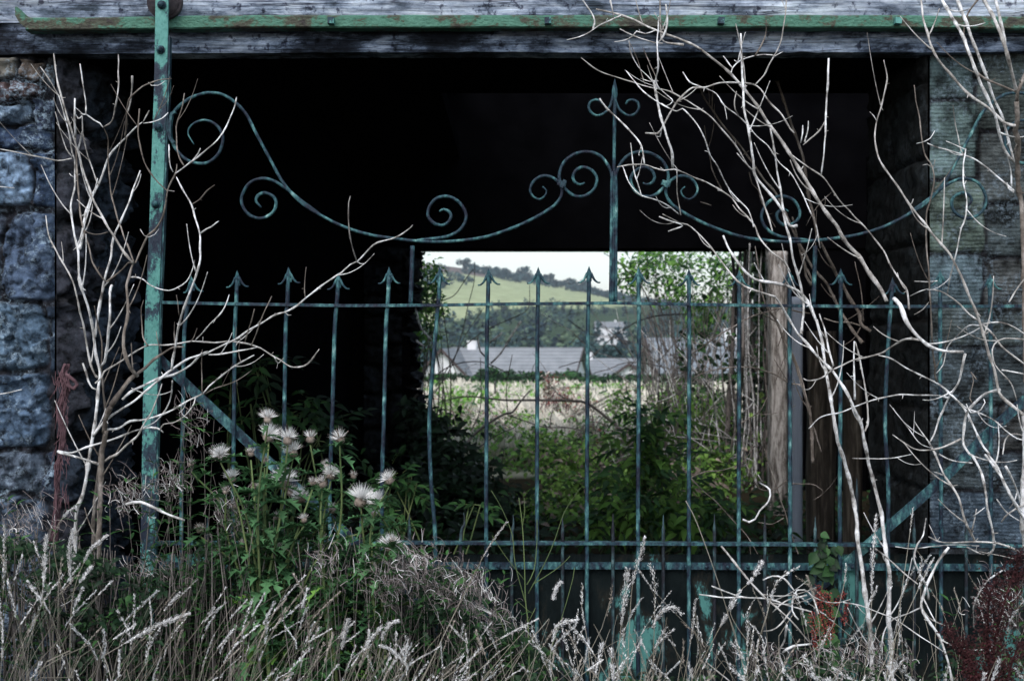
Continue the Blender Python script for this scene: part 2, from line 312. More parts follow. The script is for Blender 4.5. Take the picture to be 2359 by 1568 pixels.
def set_tint(o, mb):
    a = o.data.color_attributes.new('tint', 'FLOAT_COLOR', 'POINT'); n = len(o.data.vertices)
    arr = np.ones((n, 4), np.float32); t = np.array(mb.tint, np.float32); arr[:len(t), :3] = t; a.data.foreach_set('color', arr.ravel())

rng = random.Random(4)
DW = 4.25                                                            # distance of the front wall face
BK = 12.3                                                            # distance of the far opening
jl = P(126, 0, DW).x; jr = P(2142, 0, DW).x; lz = P(0, 122, 4.2).z
barn = thing('stone_barn', (0, DW, 0), 'old stone outbuilding with an open black passage and weathered timber lintel behind the gate', 'barn')
# left rubble pier, stones laid out as in the picture (u0,v0,u1,v1)
q = [(-40,140,48,190),(52,142,112,192),(112,128,150,200),(-60,195,112,238),(-30,240,92,288),(92,235,140,300),(-60,292,130,345),(-60,350,78,478),(80,350,150,480),
     (-120,490,12,690),(16,492,136,690),(-80,694,112,850),(112,700,150,860),(-80,856,118,1038),(-70,1044,108,1140),(108,1044,150,1150),(-60,1146,120,1260),(-50,1266,60,1380),(62,1266,150,1390),(-60,1386,150,1500),(-60,1500,150,1680),(-60,1680,150,1860)]
px = DW/F; x0w = jl-1.6; st = []
for a, b, c, d in q:
    st.append((((a+c)/2-1179.5)*px-x0w, CAMH-((b+d)/2-784)*px, (c-a)/2*px-.004, (d-b)/2*px-.004))
st += [(x, z, a, b) for x, z, a, b in courses(1.6-.27, 3.5, (.12,.22), (.16,.36), rng) if x < 1.6-.27]
tint_b = [(.085,.10,.15),(.13,.155,.22),(.06,.07,.11),(.17,.20,.28),(.10,.105,.13),(.15,.16,.19)]
tn = [(.17,.14,.12),(.16,.11,.09),(.07,.065,.07),(.10,.06,.06),(.16,.20,.28),(.05,.06,.10),(.06,.08,.14),(.26,.33,.47),(.06,.085,.15),
      (.09,.10,.14),(.11,.14,.22),(.13,.18,.26),(.05,.065,.10),(.14,.19,.29),(.16,.18,.24),(.05,.06,.10)]+[tint_b[rng.randrange(6)] for _ in range(300)]
mb = MB()
sheet(mb, (x0w, DW, 0), (1,0,0), (0,0,1), (0,-1,0), jl-x0w, lz+.1, st, tn, .006, .020, .030, 11, .026, 3, (.028,.03,.04), edge=-.03)
o = mb.build('rubble_pier', M['stone'], barn); set_tint(o, mb)
mb = MB()
stc = courses(.65, 3, (.14,.30), (.2,.45), rng)
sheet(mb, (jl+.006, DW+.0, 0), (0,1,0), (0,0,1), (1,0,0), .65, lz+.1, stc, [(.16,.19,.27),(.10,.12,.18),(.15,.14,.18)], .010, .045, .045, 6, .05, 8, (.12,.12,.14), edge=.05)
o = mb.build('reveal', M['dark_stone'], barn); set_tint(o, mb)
# right pier: tooled ashlar beside brown rubble
q = [(2138,100,2246,234),(2246,90,2420,300),(2138,234,2254,412),(2254,300,2420,470),(2138,412,2268,584),(2268,470,2420,590),(2138,584,2266,704),(2266,590,2420,740),(2138,704,2420,800),(2138,800,2420,928),
     (2138,928,2300,1130),(2300,928,2420,1040),(2300,1040,2420,1180),(2138,1130,2420,1260),(2138,1260,2420,1400),(2138,1400,2420,1560),(2138,1560,2420,1860)]
st = [(((a+c)/2-1179.5)*px-jr, CAMH-((b+d)/2-784)*px, (c-a)/2*px-.006, (d-b)/2*px-.006) for a, b, c, d in q]
st += [(x+.42, z, a, b) for x, z, a, b in courses(1.6, 3.5, (.2,.3), (.3,.6), rng, .006) if x-a > -.05]
tn = [(.12,.155,.16),(.105,.115,.11),(.16,.205,.20),(.095,.095,.095),(.14,.165,.14),(.085,.095,.10),(.16,.20,.225),(.10,.095,.095),(.11,.12,.12),(.10,.11,.12),(.11,.12,.13),(.10,.09,.09),(.10,.11,.13),(.12,.15,.20),(.09,.09,.10),(.07,.07,.08)]+[(.12,.12,.12)]*200
mb = MB()
sheet(mb, (jr, DW, 0), (1,0,0), (0,0,1), (0,-1,0), 2.0, lz+.1, st, tn, .008, .007, .008, 16, .008, 13, (.02,.02,.025), edge=.02)
o = mb.build('ashlar_pier', M['ashlar'], barn); set_tint(o, mb)
mb = MB()
sheet(mb, (jr-.006, DW+.65, 0), (0,-1,0), (0,0,1), (-1,0,0), .65, lz+.1, courses(.65, 3, (.2,.3), (.3,.65), rng, .006), [(.05,.05,.052),(.035,.038,.04)], .012, .014, .010, 12, .006, 18, (.02,.02,.02), edge=-.03)  # tints lowered to paint the reveal's shade
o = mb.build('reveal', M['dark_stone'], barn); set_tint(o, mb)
# passage: side walls, far wall, ceiling, floor slab (all painted black to stand for the unlit interior)
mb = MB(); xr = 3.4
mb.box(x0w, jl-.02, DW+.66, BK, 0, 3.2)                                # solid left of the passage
o = mb.build('passage_wall', M['shade_black'], barn)
mb = MB(); mb.box(xr, xr+.5, DW+.66, BK, 0, 3.2); mb.box(jr+.02, jr+2.0, DW+.05, DW+.64, 0, lz+.02); o = mb.build('passage_wall', M['shade_black'], barn)
mb = MB(); mb.box(x0w, xr+.5, DW+.04, 6.6, 3.2, 3.35); mb.box(x0w, -.5, 6.6, BK+.55, 3.2, 3.349); o = mb.build('ceiling', M['shade_black'], barn)  # rear right left open, under the added daylight gap in the roof
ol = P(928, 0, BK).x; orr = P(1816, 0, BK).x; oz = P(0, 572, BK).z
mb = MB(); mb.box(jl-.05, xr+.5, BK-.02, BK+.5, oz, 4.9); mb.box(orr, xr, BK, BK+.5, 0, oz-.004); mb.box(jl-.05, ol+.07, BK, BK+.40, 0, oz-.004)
o = mb.build('far_wall', M['shade_black'], barn)
# ragged stone jamb at the far opening
mb = MB()
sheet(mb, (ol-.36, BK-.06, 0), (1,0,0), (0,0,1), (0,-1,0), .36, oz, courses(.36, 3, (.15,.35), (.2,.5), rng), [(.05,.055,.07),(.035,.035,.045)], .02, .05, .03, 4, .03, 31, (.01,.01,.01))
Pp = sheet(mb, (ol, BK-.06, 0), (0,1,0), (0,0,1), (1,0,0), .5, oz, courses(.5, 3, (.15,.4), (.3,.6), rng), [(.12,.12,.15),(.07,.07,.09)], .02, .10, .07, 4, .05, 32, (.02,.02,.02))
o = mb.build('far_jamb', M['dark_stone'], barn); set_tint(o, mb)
# front wall above the lintel, gable ends, roof
mb = MB(); zt = P(0, -150, 4.2).z
sheet(mb, (x0w, DW, zt-.02), (1,0,0), (0,0,1), (0,-1,0), 5.6, .7, courses(5.6, 1, (.12,.22), (.16,.4), rng), tint_b, .02, .03, .015, 4, .02, 41, (.1,.1,.11))
o = mb.build('upper_wall', M['stone'], barn); set_tint(o, mb)
mb = MB(); yr = (DW+BK)/2+.2
A0, A1 = x0w-.1, xr+.6; BK_ = BK
def slab(x0, x1, ya, za, yb, zb, th=.12):
    mb.add([(x0,ya,za),(x1,ya,za),(x1,yb,zb),(x0,yb,zb),(x0,ya,za+th),(x1,ya,za+th),(x1,yb,zb+th),(x0,yb,zb+th)], [[0,3,2,1],[4,5,6,7],[0,1,5,4],[1,2,6,5],[2,3,7,6],[3,0,4,7]])
zm = 3.38+(6.2-3.38)*(6.4-DW+.03)/(yr-DW+.03)
slab(A0, A1, DW-.03, 3.38, 6.4, zm); slab(A0, -.5, 6.404, zm+.004, yr, 6.2); slab(A0, -.5, yr+.004, 6.2, BK+.7, 3.38)   # opening added at rear right to let daylight onto posts and thicket
mb.build('roof', M['slate'], barn)
mb = MB()
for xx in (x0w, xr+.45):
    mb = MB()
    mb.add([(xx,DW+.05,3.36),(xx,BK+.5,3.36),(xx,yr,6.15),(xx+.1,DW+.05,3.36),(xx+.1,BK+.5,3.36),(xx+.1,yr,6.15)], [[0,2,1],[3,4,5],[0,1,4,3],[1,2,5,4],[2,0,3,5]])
    mb.build('gable_wall', M['shade_black'], barn)
# timber lintel (two baulks)
def baulk(u0, u1, vt, vb, D, depth, seed, nseg=310):
    mb = MB(); vs = []; zt_ = P(0, vt, D).z
    for i in range(nseg+1):
        u = u0+(u1-u0)*i/nseg; x = P(u, 0, D).x
        vb_ = vb+2.5*n3(u*.004, seed)+1.6*n3(u*.03, seed+3)+(5 if u < 700 else 0)*max(0, (700-u)/700)+.8*n3(u*.15, seed+7)
        zb = P(0, vb_, D).z
        for k in range(7):
            z = zb+(zt_-zb)*k/6; yy = D+.006*n3(x*3, z*25, seed)+.003*n3(x*9, z*60, seed+4)
            if k in (0, 6): yy += .004
            vs.append((x, yy, z))
        vs += [(x, D+depth, zt_), (x, D+depth, zb)]
    m = 9; fs = [[i*m+k, i*m+m+k, i*m+m+(k+1)%m, i*m+(k+1)%m] for i in range(nseg) for k in range(m)]
    fs += [[k for k in range(m)], [nseg*m+k for k in range(m)][::-1]]
    mb.add(vs, fs, 0, False); return mb
bm_ = thing('timber_lintel', P(1180, 60, 4.2), 'long weathered blue grey timber lintel spanning the dark passage', 'lintel')
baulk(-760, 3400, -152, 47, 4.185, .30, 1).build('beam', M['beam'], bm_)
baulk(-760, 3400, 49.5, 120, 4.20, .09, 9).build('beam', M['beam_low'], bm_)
mb = MB(); mb.box(x0w, 3.2, 4.30, DW+.75, zt-.02, 3.2); o = mb.build('wall_core', M['shade_black'], barn)
mb = MB(); mb.box(x0w, 3.2, 4.292, DW+.7, lz+.012, zt-.03); o = mb.build('inner_lintel', M['shade_black'], barn)  # black soffit paints the shade behind the beam

# ---------------------------------------------------------------- sliding track
tr = thing('sliding_door_track', P(1180, 50, 4.15), 'mossy green iron track rail bolted along the lintel, its left end curled up', 'track rail')
mb = MB(); TD = 4.135
vs = []; U = [60+i*20 for i in range(135)]
def tv(u): return 54.5+ (0 if u > 400 else (400-u)*.004) - (4.5 if u > 600 else 4.5*max(0, (u-200))/400)+ (3.5*max(0, (u-2050))/310)
for u in U:
    c = tv(u); h = 14.8+1.2*n3(u*.01, 5); 
    for a, b in ((c+h, -.0), (c+h-3, -.006), (c-h+4, -.006), (c-h, .0)): p = P(u, a, TD); vs.append((p.x, TD+b+.002*n3(u*.3, a), p.z))
    p = P(u, c-h, TD); q_ = P(u, c+h, TD); vs += [(p.x, TD+.048, p.z), (p.x, TD+.048, q_.z)]
m = 6; fs = [[i*m+k, i*m+m+k, i*m+m+(k+1)%m, i*m+(k+1)%m] for i in range(len(U)-1) for k in range(m)]+[list(range(m)), [(len(U)-1)*m+k for k in range(m)][::-1]]
mb.add(vs, fs); 
mb.ribbon([P(u, v, TD+.012) for u, v in ((78,57),(66,54),(55,46),(46,34),(39,18))], [.040,.036,.032,.026,.006], .022)
mb.build('rail', M['paint_rail'], tr)
for u in (763, 1262, 1661, 2068, 2420):
    mb = MB(); c = P(u, tv(u)-1, TD-.018)
    mb.box(-.010, .010, -.014, .014, -.010, .010, 0, Matrix.Translation(c)@Matrix.Rotation(.1*math.sin(u), 4, 'Y'))
    mb.tube([c+Vector((0,.010,0)), c+Vector((0,.030,0))], .007, 8, 1)
    mb.build('bolt', [M['paint'], M['rust']], tr)

# ---------------------------------------------------------------- the sliding gate
GD = 4.08
gate = thing('iron_gate', P(1414, 1827, GD), 'turquoise wrought iron sliding gate with spear topped bars, scroll cresting and rusted kick panel', 'gate')
def poly(pts, D, step=.012): return spline([P(u, v, D) for u, v in pts], step)
def rod(name, pts, r, D, parent, n=8, wob=.0, mi='paint_bar', taper=None):
    L = poly(pts, D); mb = MB()
    rr = [r*(1+.10*n3(p.x*60, p.z*60)) for p in L]
    if taper: rr = [a*(taper(i/(len(rr)-1))) for i, a in enumerate(rr)]
    mb.tube(L, rr, n); return mb.build(name, M[mi], parent)
mb = MB(); mb.ribbon([P(u, v, GD+.002) for u, v in [(372,696.5),(540,700),(800,704),(1000,703),(1180,700),(1414,698),(1700,703),(2000,706),(2450,705)]], .0095, .028); mb.build('top_rail', M['paint_bar'], gate)
mb = MB(); mb.ribbon([P(u, v, GD+.002) for u, v in [(340,1250),(900,1249),(1400,1250),(1900,1253),(2450,1257)]], .0095, .030); mb.build('middle_rail', M['paint_bar'], gate)
mb = MB(); mb.ribbon([P(u, v, GD+.012) for u, v in [(340,1302),(1400,1302),(2450,1307)]], .022, .010)
for i in range(44):
    c = P(380+i*48, 1302.5+i*.1, GD+.004); mb.tube([c, c-Vector((0,.003,0)), c-Vector((0,.005,0))], [.006,.0055,.002], 8)
mb.build('bottom_rail', M['paint_bar'], gate)
# kick panel: sheet with gentle buckling
nx, nz_ = 180, 60; arr = np.zeros((nz_, nx, 3))
for i in range(nz_):
    for j in range(nx):
        p = P(336+(2452-336)*j/(nx-1), 1276+(1790-1276)*i/(nz_-1), GD+.024); arr[i, j] = (p.x, p.y+.006*n3(p.x*2.5, p.z*4)+.0015*n3(p.x*30, p.z*30), p.z)
mb = MB(); mb.grid(arr); mb.grid((arr+np.array([0,.003,0]))[:, ::-1]); mb.build('kick_panel', M['panel'], gate)
TOPS = [(440,634,425,418),(546,622,541,537),(664,614,658,652),(779,627,771,760),(896,614,889,880),(1013,615,1004,1003),(1125,617,1122,1120),(1240,614,1238,1237),(1357,612,1354,1352),(1471,614,1472,1470),(1587,618,1588,1587),(1703,620,1703,1702),(1819,618,1819,1820),(1937,617,1937,1935),(2056,638,2048,2046),(2166,620,2166,2168),(2280,627,2282,2283),(2396,622,2397,2398)]
for ut, vt, um, ub in TOPS:
    mid = (um+ub)/2-(14 if ut == 1013 else (8 if ut == 2056 else 0))
    o = rod('bar', [(ut, vt+22), (ut-(ut-um)*.3, 690), (um, 760), (mid, 960), (ub-(10 if ut == 1013 else 0), 1110), (ub, 1250), (ub, 1480), (ub, 1780)], .0066, GD-.001, gate)
    mb = MB(); a = R((ut*7) % 9-4); T = Matrix.Translation(P(ut, vt, GD-.001))@Matrix.Rotation(a*.6+(-.06 if ut < 1000 else 0), 4, 'Y')
    k = GD/F*1.0                                                          # spearhead: solid point, two curled barbs
    ring = [(0,0),(2.6,7),(5.2,14),(7.4,21),(6.4,28),(6,36)]
    pts = []; 
    for w_, z_ in ring:
        for cx, cy in ((-1,0),(0,-1),(1,0),(0,1)): pts.append(T@Vector((cx*w_*k, cy*w_*k*.7, -z_*k)))
    mb.add(pts, [[i*4+j, i*4+4+j, i*4+4+(j+1)%4, i*4+(j+1)%4] for i in range(len(ring)-1) for j in range(4)])
    for sgn in (-1, 1):
        bl = 1 if (ut, sgn) not in ((440,-1),(2056,-1)) else .8
        L = spline([T@Vector((sgn*x_*k*bl, -.002, -z_*k)) for x_, z_ in ((4,17),(8,25),(13,33),(20,38.5),(26,38.5))], .004)
        mb.tube(L, [.0052*(1-.62*i/len(L)) for i in range(len(L))], 6)
    mb.build('spearhead', M['paint_bar'], o)
for u, v, lean in [(943,1182,0),(1068,1180,-7),(1182,1184,-3),(1296,1186,0),(1412,1182,0),(1528,1186,0),(1646,1184,0),(1762,1182,0),(1878,1188,0),(1974,1100,0),(2106,1190,0),(2226,1188,0),(478,1188,0),(598,1188,0),(716,1188,0),(830,1188,0)]:
    rod('dog_bar', [(u, v), (u-.3*lean, v+25), (u+lean, 1250), (u+lean, 1480), (u+lean, 1780)], .0056, GD-.001, gate, taper=lambda t: min(1, .15+t*16), mi='dark_bar')
MIRX = 1414.
SC = {
 'crest': [(447,333),(433,307),(443,287),(470,277),(497,287),(513,313),(507,347),(487,370),(463,377),(430,368),(405,343),(392,310),(393,273),(410,247),(437,227),(463,217),(483,214),(513,218),(543,237),(567,263),(590,307),(620,363),(650,417),(683,457),(717,483),(787,520),(850,540),(900,548),(950,554),(1000,557),(1060,554),(1120,545),(1175,527),(1215,510),(1254,489),(1280,470),(1293,450),(1293,432),(1284,417),(1267,407),(1247,406),(1229,418),(1221,437),(1228,452),(1242,459),(1255,451),(1259,439),(1250,430)],
 'scroll': [(1411,440),(1410,410),(1404,387),(1387,363),(1367,352),(1344,350),(1320,357),(1300,373),(1290,395),(1290,417),(1307,440),(1327,452),(1350,450),(1369,434),(1375,411),(1364,393),(1344,385),(1327,392),(1320,407),(1325,420),(1337,425),(1347,421)],
 'scroll_b': [(960,552),(1005,549),(1040,541),(1064,524),(1074,498),(1064,473),(1047,458),(1027,452),(1004,458),(989,476),(986,497),(998,513),(1018,519),(1033,511),(1039,497),(1034,487),(1022,482),(1012,487)],
 'scroll_c': [(740,494),(700,467),(663,437),(633,418),(607,411),(580,418),(563,437),(556,463),(567,488),(587,501),(610,501),(630,487),(636,467),(629,452),(610,444),(595,450),(590,463),(602,478)],
 'curl': [(1413,196),(1411,225),(1401,252),(1381,266),(1365,262),(1356,248),(1360,235),(1372,230),(1382,233),(1387,240)]}
for nm, pts in SC.items():
    for sg in (0, 1):
        pp = pts if not sg else [(2*MIRX-u, v+(0 if u > 1200 else 0)) for u, v in pts]
        r_ = .0052 if nm != 'curl' else .0042
        L = poly(pp, GD-.002-(.0 if nm != 'scroll' else .001), .006); mb = MB()
        ln = len(L); tf = lambda t: min(1, .35+t*9, .45+(1-t)*9)
        mb.tube(L, [r_*tf(i/ln)*(1+.12*n3(p.x*50, p.z*50)) for i, p in enumerate(L)], 7)
        mb.build('scroll', M['paint_bar'], gate)
mb = MB(); L = poly([(1410,697),(1413,560),(1414,440),(1415.5,300),(1416.5,215)], GD+.001, .02); mb.tube(L, [.0078 if p.z < P(0,395,GD).z else .0056 for p in L], 8)
L2 = poly([(1406,697),(1408,560),(1409,440),(1411,395)], GD-.004, .02); mb.tube(L2, .0052, 6)
L2 = poly([(1419,697),(1419,560),(1420,440),(1417,395)], GD-.004, .02); mb.tube(L2, .0052, 6)
ring = [(0,180),(3,192),(5.8,205),(6.4,216),(4,232),(3,246)]; pts = []
for w_, v_ in ring:
    for cx, cy in ((-1,0),(0,-1),(1,0),(0,1)): p = P(1416.3+cx*w_, v_, GD); pts.append((p.x, p.y+cy*w_*.0011, p.z))
mb.add(pts, [[i*4+j, i*4+4+j, i*4+4+(j+1)%4, i*4+(j+1)%4] for i in range(len(ring)-1) for j in range(4)])
mb.build('finial', M['paint_bar'], gate)
for u in (950, 1878): rod('strut', [(u, 566), (u-2, 640), (u-4, 700)], .0072, GD+.001, gate)
for u in (1294, 1534):
    mb = MB(); mb.box(-.014, .014, -.009, .009, -.008, .008, 0, Matrix.Translation(P(u, 423, GD-.004))@Matrix.Rotation(.3, 4, 'Y')); mb.box(-.006, .006, -.013, .013, -.013, .013, 0, Matrix.Translation(P(u+3, 424, GD-.004))@Matrix.Rotation(.5, 4, 'Y')); mb.build('collar', M['paint_bar'], gate)
for a in ([(362,822),(450,905),(605,1050),(760,1195),(980,1400)], [(2466,830),(2300,975),(2175,1100),(2050,1210),(1850,1385)]):
    mb = MB(); mb.ribbon([P(u, v, GD+.02) for u, v in a], .031, .007); mb.build('brace', M['paint_bar'], gate)
# hanger strap with its roller
hs_ = MB(); pts = [P(u, v, GD-.018) for u, v in ((374,-140),(373.5,0),(373,60),(372,110),(371,180),(367,300),(360,500),(352,700),(348,860),(345,1000),(343,1120),(340,1300),(338,1500),(336,1790))]
L = spline(pts, .03); hs_.ribbon(L, [.0405+.004*(p.z < 1.6) for p in L], .010)
hg = hs_.build('hanger_strap', M['paint'], gate)
mb = MB(); mb.ribbon([p+Vector((.016, .012, 0)) for p in L if p.z < P(0, 76, GD).z], .020, .024); mb.build('angle_bar', M['paint_bar'], hg)
for u, v in ((371,115),(367,293),(360,470),(374,12)):
    c = P(u-1, v, GD-.024); mb = MB(); mb.tube([c, c-Vector((0,.004,0))], .014, 16); mb.tube([c, c-Vector((0,.014,0)), c-Vector((0,.018,0))], [.010,.0095,.005], 6); mb.build('bolt', M['paint_bar'], hg)
mb = MB(); c = P(378, 4, GD+.03); mb.tube([c, c+Vector((0,.022,0))], .056, 28); mb.tube([c-Vector((0,.006,0)), c], .048, 28); mb.build('roller', M['rust'], hg)
mb = MB(); mb.ribbon(poly([(405,258),(397,262),(392,290),(393,320),(402,330)], GD-.006), .009, .02); mb.build('clip', M['paint_bar'], gate)
# ---------------------------------------------------------------- bare shrubs (each branch follows its own course in space)
def shrub(name, label, D0, slope, lines, seed, group=None, mats=None, nf=.14, twigs=True):
    base = P(*trace(lines[0][1].split()[0])[0], D0)
    root = thing(name, (base.x, base.y, 0), label, 'shrub', group)
    mbs = {}
    for li, (wd, tr_, *opt) in enumerate(lines):
        mi = opt[0] if opt and opt[0] is not None else 0
        if mi == 0 and li % 3 == 1 and not mats: mi = 2
        bul = opt[1] if len(opt) > 1 else .07*math.sin(li*2.4)
        uv = trace(tr_); n = len(uv); pts = []
        ds = [0]
        for i in range(1, n): ds.append(ds[-1]+math.hypot(uv[i][0]-uv[i-1][0], uv[i][1]-uv[i-1][1]))
        for i, (u, v) in enumerate(uv):
            t = ds[i]/max(ds[-1], 1); d = D0+slope(u, v)+nf*n3(u*.004, v*.004, seed)
            d += bul*math.sin(math.pi*min(1, t))*(1 if ds[-1] > 120 else .3)
            pts.append(P(u, v, d))
        L = spline(pts, .012); w0, w1 = wd; k = D0/F/6.0
        r = []; m_ = len(L)-1; nodes = [((seed*7+li*13+q_*5) % 17)/17 for q_ in range(1+int(ds[-1]/70))]
        for i, p in enumerate(L):
            t = i/m_; ww = (w0+(w1-w0)*t)*k*1.0*(1+.10*n3(p.x*25, p.z*25, li))
            for nd in nodes:
                dd = abs(t-nd)*m_
                if dd < 1.2: ww *= 1.28
            if t > .985 and w1 < 12: ww *= .8
            r.append(ww)
            L[i] = p+Vector((n3(p.z*22, li+.5), n3(p.x*20, li+9.1), n3(p.x*22, li+4.2)))*.0022
        mb = MB(); mb.tube(L, r, 7 if max(wd) > 13 else 6, mi)
        # short buds and snapped twiglets at some nodes
        rg = random.Random(seed*100+li)
        for nd in nodes:
            if rg.random() < .34 and ds[-1] > 90 and 3 < nd*m_ < m_-3 and twigs:
                i0 = int(nd*m_); p = L[i0]; dr = (L[min(i0+3, m_)]-L[max(0, i0-3)]).normalized()*(1 if w1 <= w0 else -1)
                sd_ = dr.cross(Vector((0,1,0))).normalized()*rg.choice((-1,1)); l = rg.uniform(.05,.17); cv = rg.uniform(-.3,.5)
                tp = [p+(dr*t*.8+sd_*(t*.55-cv*t*t*.5)+Vector((0,-.25*t,.35*t*t)))*l for t in (0,.25,.5,.75,1)]
                tp = spline(tp, .01); mb.tube(tp, [min(r[i0]*.6, .0024)*(1-.55*q_/len(tp)) for q_ in range(len(tp))], 5, mi)
            if rg.random() < .45 and 2 < nd*m_ < m_-2:
                p = L[int(nd*m_)]; a = rg.uniform(0, 6.28); q_ = p+Vector((math.cos(a), -.5, math.sin(a)))*rg.uniform(.006, .016)
                mb.tube([p, q_], [r[int(nd*m_)]*.55, r[int(nd*m_)]*.25], 4, mi)
        mb.build('trunk' if max(wd) >= 26 else 'branch', mats or [M['bark'], M['bark_dark'], M['bark_mid']], root)
    return root
# -- left of the strap: two plants sharing the corner of the rubble wall
shrub('bare_shrub', 'pale many stemmed leafless shrub growing up against the rubble pier, left of the green strap', 3.78, lambda u, v: .12*(v < 300)*(300-v)/300, [
 ((32,9), "G500,1700 510,1000 520,600 530,400 575,270 600,150 620,0 D640,1450 665,1300 680,1130 688,1000 665,880 650,760 615,580 560,400 548,360 545,250 540,160 520,80 505,0 A490,1430 505,1340 520,1270 515,1100 500,1050 485,950 460,850 430,740 405,660"),
 ((40,8), "G640,1700 640,1000 645,600 650,400 670,200 690,0 D710,1480 733,1380 730,1280 718,1180 705,1060 700,950 705,850 695,750 675,660 665,600 655,545", 1),
 ((20,14), "D700,960 720,930 740,820 755,650 760,450 775,400"),
 ((20,10), "D655,760 680,600 725,370 760,230 790,60 A830,1540 885,1420 935,1280 968,1180"),
 ((10,12), "D725,375 690,330 640,240 610,120 575,0 A560,1520 545,1400 535,1250 530,1100 520,950", 1),
 ((13,13), "A522,950 518,850 517,680"),
 ((9,11), "D735,380 800,330 850,290 890,245 920,250", 1),
 ((16,9), "D920,250 880,200 830,130 780,50 745,0 A700,1480 640,1370 600,1250 560,1130 530,1020 500,930 460,800 420,650 395,550 380,450 370,370"),
 ((12,8), "D925,240 890,150 860,80 835,0 A820,1540 790,1430 765,1320 755,1200 748,1100 750,1000 745,950 715,880", 1),
 ((10,6), "A715,880 690,850 650,830 595,790 570,790 540,760 510,735"),
 ((10,8), "A715,880 770,840 795,750 815,630 818,380"), ((9,8), "A595,790 590,680 570,550 555,440"),
 ((8,8), "A565,800 555,815 540,820 525,795"), ((8,10), "A565,800 575,920 600,1050 640,1170 670,1260 680,1280"),
 ((22,10), "D545,150 565,80 578,0 A580,1540 600,1450 640,1350 680,1275 715,1180 750,1090 800,1020 860,960 920,900 985,845"),
 ((8,7), "A990,850 1050,845 1120,820 1165,780"), ((8,7), "A990,840 1010,800 1028,765"), ((6,5), "A1060,840 1100,760 1140,660 1160,580 1170,530", 1),
 ((11,8), "A865,950 870,870 875,780 890,690 925,645 980,600 1040,575 1100,555 1160,548 1190,545", 1), ((9,12), "A875,790 895,720 910,650 912,525"),
 ((5,4), "A1025,570 1045,590 1090,590 1140,560"), ((9,12), "A540,1050 555,980 568,910"),
 ((9,6), "A495,1095 400,1110 250,1080 100,1050 -40,1020"), ((6,5), "A100,1300 0,1290 -60,1285"), ((8,7), "A500,1085 460,1030 430,940 400,850 380,770"),
 ((8,6), "A405,660 360,580 320,520 290,480 275,460"), ((6,4), "A510,1225 490,1215 478,1198"), ((6,4), "A515,1220 550,1200"),
 ((14,8), "D680,1040 665,1030 630,950 600,820 580,700 550,570 530,470 500,370 450,270 400,190 350,90 325,0 A315,1490"),
 ((12,11), "D665,1120 640,1110 610,1060 590,1000 568,940"),
 ], 1)
